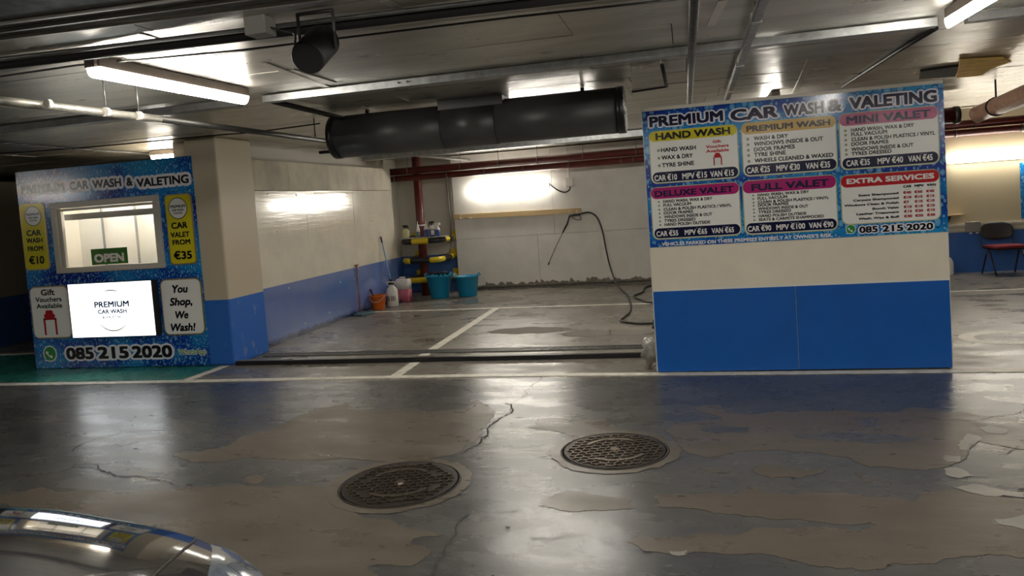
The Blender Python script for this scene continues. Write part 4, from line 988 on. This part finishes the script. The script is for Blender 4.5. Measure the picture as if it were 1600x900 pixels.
x = at12(684); t, z = spray('spray_bottle', 'blue-filled spray bottle with white trigger, rightmost on the shelf', x, 12.71, .044, .175, 'whitep', None, 'blue_liq', .115); trigger(t, x, 12.71, z, M['white'], -1)
bm = BM(); xa = at12(641); tube(bm, smooth_path([(xa,12.66,SZ+.012), (xa+.05,12.655,SZ+.03), (xa+.12,12.65,SZ+.014)]), [.012]*13, 8); tag(obj('hand_brush', bm, M['blackp']), 'small black brush lying on the shelf beside the yellow bottle', 'brush')
# ---- things on the bay floor
def tub(label, px, py, r0, r1, h, seed):
    p = G(px, py); p.y += r0-.02
    t = thing('tub', label, 'tub', (p.x, p.y, 0), 'blue flexible tubs on the bay floor')
    bm = BM(); lathe(bm, [(r0*.97,.003),(r0,.012),(r1,h),(r1+.012,h+.004),(r1+.012,h-.012),(r1-.004,h-.014),(r1-.010,h-.002),(r0-.012,.02)], p.x, p.y, 36, 1.04, .96); obj('body', bm, M['tub'], t)
    for s in (-1, 1):
        bm = BM(); c = Vector((p.x+s*r1*1.03, p.y, h)); tube(bm, [c+Vector((s*.012, .085*math.cos(a), .05*math.sin(a)-.004)) for a in [math.pi*k/8 for k in range(9)]], .011, 8); obj('handle', bm, M['tub'], t)
    del t['group']; return t
t1 = tub('blue flexible tub in front of the yellow guards', 684, 467, .155, .215, .40, 1)
bm = BM(); c = ORG[t1.name]; 
tub('blue flexible tub standing against the white boards', 728, 464, .155, .205, .36, 2)
bm = BM(); rnd = random.Random(3)
for k in range(3): 
    tube(bm, smooth_path([(c.x-.14+.09*k,c.y-.04,.42), (c.x-.12+.09*k,c.y-.05,.452), (c.x-.06+.09*k,c.y-.02,.455), (c.x-.02+.09*k,c.y+.03,.43), (c.x+.0+.07*k,c.y+.03,.36)], 4), .017, 8)
tag(obj('black_hose_coil', bm, M['blackp']), 'black coiled hose ends sticking out of the left tub', 'hose')
p = G(588,485); p.y += .11; t = thing('bucket', 'orange plastic bucket beside the white sprayer', 'bucket', (p.x,p.y,0))
bm = BM(); lathe(bm, [(.095,.003),(.10,.01),(.128,.235),(.138,.240),(.138,.225),(.126,.222),(.120,.23),(.088,.015)], p.x, p.y, 32); obj('body', bm, M['orange'], t)
bm = BM(); tube(bm, [Vector((p.x-.13*math.cos(a), p.y-.10*math.sin(a)-.03, .235-.10*math.sin(a))) for a in [math.pi*k/12 for k in range(13)]], .004, 6); obj('bail_handle', bm, M['white_metal'], t)
bm = BM(); tube(bm, [(p.x-.05,p.y,.12), (p.x-.10,p.y+.02,.25), (p.x-.14,p.y+.03,.335)], [.010,.013,.017], 8); tag(obj('hand_brush', bm, M['blackp']), 'black brush handle standing in the orange bucket', 'brush')
p = G(611,480); p.y += .09; t = thing('pump_sprayer', 'white pump sprayer bottle with black lettering', 'sprayer', (p.x,p.y,0))
bm = BM(); lathe(bm, [(.085,.003),(.098,.012),(.098,.25),(.085,.30),(.045,.345),(.042,.375)], p.x, p.y, 28, 1, .95); obj('body', bm, M['whitep'], t)
bm = BM(); lathe(bm, [(.055,.375),(.050,.40),(.02,.41),(.016,.44),(.04,.445),(.042,.46)], p.x, p.y, 16); obj('pump_cap', bm, M['blackp'], t)
bm = BM(); tube(bm, smooth_path([(p.x-.045,p.y-.02,.36), (p.x-.075,p.y-.03,.41), (p.x-.03,p.y-.03,.415), (p.x+.05,p.y-.03,.415), (p.x+.085,p.y-.03,.40), (p.x+.055,p.y-.02,.36)]), .010, 8); obj('carry_handle', bm, M['whitep'], t)
rr = .099; 
for nm, s, z, h in (('lettering', 'TURBO', .10, .085), ):
    pass
bm = BM(); 
for k, (w0, hh, z0) in enumerate(((.012,.09,.10),(.010,.075,.105),(.014,.085,.10),(.010,.09,.10),(.014,.08,.105),(.010,.085,.105))):
    a = math.radians(-140+18*k+ (6 if k>2 else 0)); c = Vector((p.x+rr*math.cos(a), p.y+rr*.96*math.sin(a), 0)); tdir = Vector((-math.sin(a), math.cos(a), 0))*w0/2*1.2
    prism(bm, [c-tdir+Vector((.004,0,z0)), c+tdir+Vector((.004,0,z0)), c+tdir+Vector((0,0,z0+hh)), c-tdir+Vector((0,0,z0+hh))], Vector((math.cos(a),math.sin(a),0))*.0015)
obj('lettering', bm, M['blackp'], t, 'black lettering')
p = G(629,472.5); p.y += .10; t = thing('jerrycan', 'translucent jerrycan half full of pink liquid', 'jerrycan', (p.x,p.y,0))
def can(bm, z0, z1, w0, d0, top=False):
    P = []
    for k in range(24):
        a = 2*math.pi*k/24; cx = math.copysign(abs(math.cos(a))**.35, math.cos(a)); sy_ = math.copysign(abs(math.sin(a))**.35, math.sin(a)); P.append((cx*w0, sy_*d0))
    zs = [(z0,1),(z1,1)] if not top else [(z0,1),(z1-.05,1),(z1-.015,.94),(z1,.80)]
    rings = [[bm.verts.new((p.x+x*s, p.y+y*s, z)) for x, y in P] for z, s in zs]
    for A, B in zip(rings, rings[1:]):
        for k in range(24): bm.faces.new((A[k], A[(k+1)%24], B[(k+1)%24], B[k])).smooth = True
    bm.faces.new(rings[0]); bm.faces.new(rings[-1])
bm = BM(); can(bm, .003, .225, .130, .085); obj('liquid_part', bm, M['pink_liq'], t, 'pink liquid')
bm = BM(); can(bm, .225, .405, .130, .085, True); obj('body', bm, M['whitep'], t)
bm = BM(); tube(bm, smooth_path([(p.x-.06,p.y,.39), (p.x-.05,p.y,.425), (p.x+.03,p.y,.425), (p.x+.04,p.y,.39)]), .013, 8); obj('carry_handle', bm, M['whitep'], t)
bm = BM(); lathe(bm, [(.03,.40),(.03,.43)], p.x+.085, p.y, 14); obj('screw_cap', bm, M['blackp'], t)
# brushes against the wall
p = G(613,470); t = thing('mop', 'long mop with a pale blue handle leaning in the bay corner', 'mop', (-5.1,12.2,0))
a = Vector((-5.28,12.55,1.12)); b = WY(617,440,12.25)
d_ = ray(595,370); a = Vector((0,0,CAM_H))+d_*(-5.165/d_.x); b = G(618,474)+Vector((0,0,.04)); b = a.lerp(b, .75)
bm = BM(); tube(bm, [a, a.lerp(b,.12)], .014, 8); obj('grip', bm, M['blackp'], t)
bm = BM(); tube(bm, [a.lerp(b,.12), b, b+(b-a)*.34], .011, 8); obj('handle', bm, M['handle_blue'], t)
e = b+(b-a)*.34; 
bm = BM(); tube(bm, [e+Vector((-.10,0,-.0)), e+Vector((.10,.02,0))], .03, 8); obj('mop_head', bm, M['blackp'], t)
t = thing('floor_squeegee', 'floor squeegee with a brown handle leaning on the blue cladding', 'squeegee', (-5.1,10.4,0))
b = G(549,492); b.z = .04; b.x = max(b.x, -5.13); a = Vector((-5.172, b.y+.10, .78))
bm = BM(); tube(bm, [a, b], .012, 8); obj('handle', bm, M['handle_wood'], t)
bm = BM(); tube(bm, [a+Vector((.0,-.06,0)), a+Vector((0,.06,0))], .012, 8); obj('grip', bm, M['handle_wood'], t)
c = b; bm = BM(); prism(bm, [Vector((c.x-.04,c.y-.17,.004)), Vector((c.x+.12,c.y-.19,.004)), Vector((c.x+.22,c.y+.08,.004)), Vector((c.x-.02,c.y+.12,.004))], (0,0,.035)); obj('blade_head', bm, M['bluegrey_liq'], t, bevel=.01)
# ---- drain and threshold across the mouth of the bay
gx0, gx1 = -4.93, -.44
t = thing('drain_grating', 'long slotted steel drain grating across the wash bay', 'drain', ((gx0+gx1)/2, 7.74, 0))
bm = BM(); box(bm, gx0, gx1, 7.66, 7.82, .0010, .0045); obj('channel', bm, M['blackp'], t)
bm = BM()
for y0 in (7.655, 7.813): box(bm, gx0, gx1, y0, y0+.012, .001, .012)
obj('frame', bm, M['galvd'], t)
bm = BM(); n = 190
for k in range(n):
    x = gx0+(gx1-gx0)*(k+.5)/n; box(bm, x-.005, x+.005, 7.667, 7.813, .0045, .011)
stuff(obj('grating_bars', bm, M['galvd'], t))
t = thing('threshold_strip', 'low concrete lip with a black rubber front edge across the bay mouth', 'threshold', ((gx0+gx1)/2, 7.27, 0))
bm = BM(); prism(bm, [Vector((-5.0,7.265,.0)), Vector((-5.0,7.265,.048)), Vector((-5.0,7.36,.040)), Vector((-5.0,7.46,.0))], (4.52,0,0)); obj('lip', bm, M['bay'], t)
bm = BM(); box(bm, -5.01, -.46, 7.235, 7.264, 0, .046); obj('rubber_edge', bm, M['blackp'], t, 'black rubber edge')
# crumpled sack by the partition
def rag(name, label, c, rad, seed, mt, flat=.6):
    bm = BM(); bmesh.ops.create_icosphere(bm, subdivisions=3, radius=1); rnd = random.Random(seed)
    from mathutils import noise as mn
    for v in bm.verts:
        d = 1+.5*mn.noise(v.co*2.2+Vector((seed,0,0)))+.45*mn.noise(v.co*5)
        v.co = Vector((v.co.x*rad[0]*d, v.co.y*rad[1]*d, v.co.z*rad[2]*d)); 
    zmin = min(v.co.z for v in bm.verts)
    for v in bm.verts: v.co = v.co + Vector(c) + Vector((0,0,-zmin+.003))
    return tag(obj(name, bm, mt, smooth=True), label, 'rubbish')
rag('crumpled_sack', 'crumpled pale plastic sack at the foot of the partition', (-.405,6.84,0), (.075,.10,.12), 3, M['sack'])
rag('wet_rag', 'dark blue wet rag lying at the end of the drain grating', (-.30,7.58,0), (.11,.13,.05), 8, M['bluegrey_liq'])
rag('dark_rag', 'small dark rag behind the left edge of the partition', (-.40,8.5,0), (.06,.08,.07), 5, M['blackp'])

# ================================================================== MANHOLE COVERS
def manhole(label, cx, cy, R_, rot):
    t = thing('manhole_cover', label, 'manhole cover', (cx, cy, 0))
    bm = BM(); lathe(bm, [(R_+.016,.0038),(R_+.013,.0060),(R_+.004,.0065),(R_+.002,.0038)], cx, cy, 48); obj('frame_ring', bm, M['iron'], t)
    bm = BM(); lathe(bm, [(R_-.004,.0036),(R_-.004,.0062),(R_-.012,.0066)], cx, cy, 48); obj('cover_plate', bm, M['iron'], t)
    bm = BM(); s = .052; rnd = random.Random(int(cx*100))
    for i in range(-14, 15):
        for j in range(-14, 15):
            x = s*(i+.5*(j % 2)); y = s*.866*j
            for k in range(3):
                a = math.radians(90+120*k); ex, ey = x+s*.50*math.cos(a), y+s*.50*math.sin(a)
                if math.hypot(x, y) > R_-.03 or math.hypot(ex, ey) > R_-.02: continue
                if .455*R_*1.25 < math.hypot(x, y) < .53*R_*1.25 and abs(math.sin(math.atan2(y, x)*1.0)) > .35: continue
                c_, s_ = math.cos(rot), math.sin(rot)
                A = Vector((cx+x*c_-y*s_, cy+x*s_+y*c_, .0064)); B = Vector((cx+ex*c_-ey*s_, cy+ex*s_+ey*c_, .0064))
                d = (B-A).normalized(); n = Vector((-d.y, d.x, 0))*.0034
                prism(bm, [A-n, B-n, B+n, A+n], (0,0,.0065))
    stuff(obj('tread_pattern', bm, M['iron_hi'], t))
    for k in range(2):
        bm = BM(); prev = None
        for q in range(13):
            a = rot+math.pi*k+math.radians(-50+100*q/12)+math.pi/2; r = R_*.60
            p = [bm.verts.new((cx+(r+w_)*math.cos(a), cy+(r+w_)*math.sin(a), .0125)) for w_ in (-.014, .014)]
            if prev: bm.faces.new((prev[0], prev[1], p[1], p[0]))
            prev = p
        r_ = bmesh.ops.extrude_face_region(bm, geom=list(bm.faces)); bmesh.ops.translate(bm, vec=(0,0,-.006), verts=[v for v in r_['geom'] if isinstance(v, bmesh.types.BMVert)])
        obj('raised_arc', bm, M['iron_hi'], t)
    bm = BM(); bmesh.ops.create_cone(bm, segments=6, radius1=.035, radius2=.03, depth=.008, cap_ends=True); bmesh.ops.translate(bm, verts=bm.verts, vec=(cx, cy, .011)); obj('centre_boss', bm, M['iron_hi'], t)
for (cx, cy, r, lab, seed) in ((-1.73,3.97,.345,'nearer patterned iron manhole cover, left of the floor crack',300), (-.53,4.57,.325,'farther patterned iron manhole cover, right of the floor crack',301)):
    manhole(lab, cx, cy, r, .3)
    P = fractal([Vector((cx+(r+.085)*math.cos(a*math.pi/8), cy+(r+.075)*math.sin(a*math.pi/8), 0)) for a in range(16)], .10, 3, seed)
    flat_poly('manhole_collar', P, .0034, .001, M['bare'], floor, 'concrete collar round the manhole')

# ================================================================== RIGHT-HAND BAY
WR = 12.9
t = thing('wall_light', 'long lit batten light on the cream wall at the far right', 'lamp', (4.7, WR, 1.77))
bm = BM(); box(bm, 3.98, 5.5, WR-.05, WR-.001, 1.72, 1.80); obj('housing', bm, M['lamp_body'], t)
bm = BM(); tube(bm, [(3.98,WR-.06,1.765), (5.5,WR-.06,1.765)], .045, 14); obj('diffuser', bm, M['tube_wall'], t, 'lit diffuser')
t = thing('wall_trunking', 'white trunking along the top of the blue band at the far right', 'trunking', (4.8, WR, .72))
bm = BM(); box(bm, 3.6, 6.8, WR-.03, WR-.001, .735, .765); obj('trunking', bm, M['white_metal'], t)
bm = BM(); box(bm, 3.6, 6.8, WR-.012, WR-.001, .66, .70); obj('lower_strip', bm, M['white_metal'], t)
t = thing('socket_box', 'dark grey socket box above the blue band left of the chair', 'socket', (4.29, WR, .70))
bm = BM(); box(bm, 4.19, 4.40, WR-.09, WR-.031, .64, .80); obj('box', bm, M['grey'], t, bevel=.008)
for x in (4.25, 4.34): bm = BM(); box(bm, x-.02, x+.02, WR-.10, WR-.091, .615, .635); obj('socket_plug', bm, M['white'], t)
t = thing('wall_shelf', 'short pale shelf on the wall just right of the partition', 'shelf', (4.0, WR, .93))
bm = BM(); box(bm, 3.6, 4.14, WR-.22, WR-.001, .915, .93); obj('board', bm, M['wood'], t)
bm = BM(); prism(bm, [Vector((3.95,WR-.001,.915)), Vector((3.95,WR-.001,.80)), Vector((3.95,WR-.16,.915))], (.02,0,0)); obj('bracket', bm, M['blackp'], t)
t = thing('wall_sign', 'blue droplet-printed sign cut by the right edge of the frame', 'sign', (5.3, WR, 1.3))
bm = BM(); box(bm, 4.985, 5.9, WR-.012, WR-.001, .80, 1.66); obj('face', bm, M['drops_big'], t)
p = G(1487,432); t = thing('wash_bottle', 'white plastic bottle on the floor behind the partition edge', 'bottle', (3.91,12.70,0))
bm = BM(); lathe(bm, [(.055,.002),(.06,.01),(.06,.19),(.04,.24),(.02,.26),(.02,.28)], 3.91, 12.70, 16, .8, 1); obj('body', bm, M['whitep'], t)
bm = BM(); lathe(bm, [(.022,.28),(.022,.30)], 3.91, 12.70, 10); obj('cap', bm, M['blackp'], t)
# chair
CX, CY = 4.62, 12.52
t = thing('chair', 'black chair with a dark red seat against the blue wall', 'chair', (CX, CY, 0))
rot = Matrix.Translation((CX,CY,0)) @ Matrix.Rotation(math.radians(6), 4, 'Z')
def cobj(name, bm, mt, **kw):
    bmesh.ops.transform(bm, verts=bm.verts, matrix=rot); return obj(name, bm, mt, t, **kw)
bm = BM(); bmesh.ops.create_cube(bm, size=1); bmesh.ops.subdivide_edges(bm, edges=bm.edges, cuts=4, use_grid_fill=True)
for v in bm.verts:
    x, y, z = v.co*2; v.co = Vector((x*.235*(1-.04*y*y), y*.21*(1-.05*x*x), .425+z*.022*(1-.35*(x*x+y*y)/2)))
cobj('seat', bm, M['chair_red'], smooth=True)
bm = BM(); box(bm, -.22,.22,-.19,.19,.385,.400); cobj('seat_pan', bm, M['frame_black'])
bm = BM(); nx, nz = 14, 8
fr_, bk = [], []
for j in range(nz+1):
    for i in range(nx+1):
        u = -1+2*i/nx; v = -1+2*j/nz; wv = .235*(1-.18*abs(v)**3); hgt = .135*(1-.30*abs(u)**3)
        yy = .235+.045*(1-u*u)+.02*v
        fr_.append(bm.verts.new((u*wv, yy, .645+v*hgt))); bk.append(bm.verts.new((u*wv, yy+.014, .645+v*hgt)))
W_ = nx+1
for j in range(nz):
    for i in range(nx):
        a = j*W_+i
        bm.faces.new((fr_[a], fr_[a+1], fr_[a+W_+1], fr_[a+W_])).smooth = True; bm.faces.new((bk[a], bk[a+W_], bk[a+W_+1], bk[a+1])).smooth = True
ring = [j for j in range(W_)]+[W_*k+nx for k in range(1,nz+1)]+[W_*nz+i for i in range(nx-1,-1,-1)]+[W_*k for k in range(nz-1,0,-1)]
for a, b in zip(ring, ring[1:]+ring[:1]): bm.faces.new((fr_[a], fr_[b], bk[b], bk[a]))
cobj('backrest', bm, M['chair_back'])
for s in (-1, 1):
    bm = BM(); tube(bm, smooth_path([(s*.225,.10,.40), (s*.235,.21,.42), (s*.235,.245,.50), (s*.225,.27,.64)]), .011, 8); cobj('back_support', bm, M['frame_black'])
    bm = BM(); tube(bm, [(s*.225,.02,.40), (s*.235,-.20,.003)], .012, 8); cobj('leg', bm, M['frame_black'])
    bm = BM(); tube(bm, [(s*.225,.06,.40), (s*.235,.23,.003)], .012, 8); cobj('leg', bm, M['frame_black'])

# ================================================================== CAR (front left)
car = thing('car', 'dark grey glossy car bonnet and headlamp in the lower left corner', 'car', (-2.6, .72, 0))
CYC = .70                                     # centre line, nose towards +X
# stations: x, half width at shoulder, top z, shoulder z, sill z
ST = [(-.80,.30,.708,.63,.42),(-.83,.52,.773,.66,.34),(-.89,.69,.833,.70,.26),(-.99,.79,.888,.75,.22),(-1.11,.845,.923,.79,.20),(-1.29,.88,.943,.825,.19),(-1.54,.90,.963,.85,.19),(-1.77,.91,.965,.865,.19),(-2.1,.91,.965,.87,.19),(-2.3,.91,.98,.88,.19),
      (-2.60,.905,.985,.87,.19), (-3.4,.905,.99,.90,.19), (-4.3,.90,1.00,.92,.19), (-4.95,.88,1.02,.93,.22), (-5.15,.80,.98,.88,.28), (-5.25,.62,.85,.75,.40)]
def st_at(xi):
    """station parameters interpolated smoothly"""
    n = len(ST); i = max(0, min(n-2, int(xi))); t = min(1, max(0, xi-i)); g_ = lambda k: ST[max(0, min(n-1, k))]
    out = []
    for p0, p1, p2, p3 in zip(g_(i-1), g_(i), g_(i+1), g_(i+2)):
        out.append(.5*((2*p1)+(p2-p0)*t+(2*p0-5*p1+4*p2-p3)*t*t+(3*p1-p0-3*p2+p3)*t**3))
    return out
def section(x, w_, top, sh, sill):
    side = [(w_*.93, sill), (w_*.98, sill+.06), (w_*1.0, sill+.14), (w_*1.01, (sill+sh)/2), (w_*1.01, sh-.09), (w_*1.0, sh-.03)]
    for k in range(0, 21):
        u = k/20; u = u**1.6; side.append((w_*.993*(1-u), sh+(top-sh)*(1-(1-u)**3.4)))
    P = [(x, CYC+y, z) for y, z in side]+[(x, CYC-y, z) for y, z in reversed(side[:-1])]
    return P
NK = 26                                        # section index of the centre line; 6 = shoulder
bm = BM(); rings = [[bm.verts.new(p) for p in section(*st_at(k/6))] for k in range((len(ST)-1)*6+1)]
for A, B in zip(rings, rings[1:]):
    for k in range(len(A)-1):
        f = bm.faces.new((A[k], A[k+1], B[k+1], B[k])); f.smooth = True
bm.faces.new(rings[0]); bm.faces.new(list(reversed(rings[-1])))
body = obj('body', bm, M['carpaint'], car)
# cabin
bm = BM(); cab = [(-2.35,.80,.93,.95), (-3.05,.66,.93,1.40), (-3.6,.64,.93,1.46), (-4.3,.64,.93,1.43), (-5.0,.74,.95,1.02)]
rings = []
for x, w_, z0, z1 in cab:
    rings.append([bm.verts.new((x, CYC+y, z)) for y, z in ((w_+.10 if z1 > 1.1 else w_, z0), (w_+.07 if z1 > 1.1 else w_, z0+(z1-z0)*.3), (w_, z0+(z1-z0)*.85), (w_*.8, z1), (0, z1+.02), (-w_*.8, z1), (-w_, z0+(z1-z0)*.85), (-w_-.07 if z1 > 1.1 else -w_, z0+(z1-z0)*.3), (-w_-.10 if z1 > 1.1 else -w_, z0))])
for A, B in zip(rings, rings[1:]):
    for k in range(8): bm.faces.new((A[k], A[k+1], B[k+1], B[k])).smooth = True
bm.faces.new(rings[0]); bm.faces.new(rings[-1]); obj('cabin_glass', bm, M['carglass'], car)
bm = BM(); box(bm, -4.25,-3.1, CYC-.52, CYC+.52, 1.462, 1.490); obj('roof', bm, M['carpaint'], car, bevel=.012)
# headlamp: surface patch that follows the front corner
def car_pt(xi, k, off=.004):
    P = section(*st_at(xi)); j = max(0, min(len(P)-2, int(k))); v = k-j; return Vector(P[j]).lerp(Vector(P[j+1]), v)
def xi_of(X):
    lo, hi = 0.0, 10.0
    for _ in range(30):
        m_ = (lo+hi)/2
        if st_at(m_)[0] > X: lo = m_
        else: hi = m_
    return lo
def skin(name, x0, x1, k0, k1, mt, off, lab=None, shape=None):
    for side in (1, -1):
        bm = BM(); nu, nv = 12, 10; g_ = []
        for i in range(nu+1):
            row = []
            for j in range(nv+1):
                xi = x0+(x1-x0)*i/nu; kk = k0+(k1-k0)*j/nv
                if shape: xi, kk = shape(i/nu, j/nv)
                p = car_pt(xi, kk); q = car_pt(xi+.05, kk)-car_pt(xi-.05, kk); r_ = car_pt(xi, kk+.1)-car_pt(xi, kk-.1)
                n = q.cross(r_); n = n.normalized() if n.length > 1e-9 else Vector((1,0,0))
                if n.dot(p-Vector((-2.2,CYC,.4))) < 0: n = -n
                e_ = min(1, 6*min(i/nu, 1-i/nu), 6*min(j/nv, 1-j/nv))
                p = p+n*(off*e_)
                row.append(bm.verts.new((p.x, CYC+(p.y-CYC)*side, p.z)))
            g_.append(row)
        for i in range(nu):
            for j in range(nv): bm.faces.new((g_[i][j], g_[i+1][j], g_[i+1][j+1], g_[i][j+1])).smooth = True
        obj(name, bm, mt, car, lab)
def lamp_shape(u, v):                          # u: front to back, v: outer side to inner
    k = 3.2+(14.0-3.2)*v; back = -1.235+.20*v**1.5; front = -.93+.05*v
    return xi_of(front+(back-front)*u), k
skin('headlamp', 0, 1, 0, 1, M['lens'], .006, 'clear glass headlamp', lamp_shape)
for side in (1, -1):
    bm = BM(); P = []
    for q in range(25):
        v = q/24; k = 4.0+(26-4.0)*v; P.append(car_pt(xi_of(-1.27+.34*min(1, v*1.0)**1.2), k))
    P = [Vector((p.x, CYC+(p.y-CYC)*side, p.z+.001)) for p in P]; tube(bm, P, .0032, 6); obj('bonnet_gap', bm, M['crack'], car, 'dark bonnet gap')
    for x in (-1.40, -4.05):
        bm = BM(); c = Vector((x-.25, CYC+side*.80, .33)); tube(bm, [c-Vector((0,.11,0)), c-Vector((0,.085,0)), c+Vector((0,.085,0)), c+Vector((0,.11,0))], [.29,.325,.325,.29], 32); wl_ = obj('wheel', bm, M['tyre'], car)
        bm = BM(); tube(bm, [c+Vector((0,side*.100,0)), c+Vector((0,side*.115,0))], .215, 24); adopt(obj('wheel_rim', bm, M['chrome']), wl_)
bm = BM(); box(bm, -.80,-.785, CYC-.28, CYC+.28, .43, .52); obj('grille', bm, M['blackp'], car, bevel=.006)
bm = BM(); box(bm, -5.2,-1.3, CYC-.75, CYC+.75, .18, .24); obj('underbody', bm, M['blackp'], car)
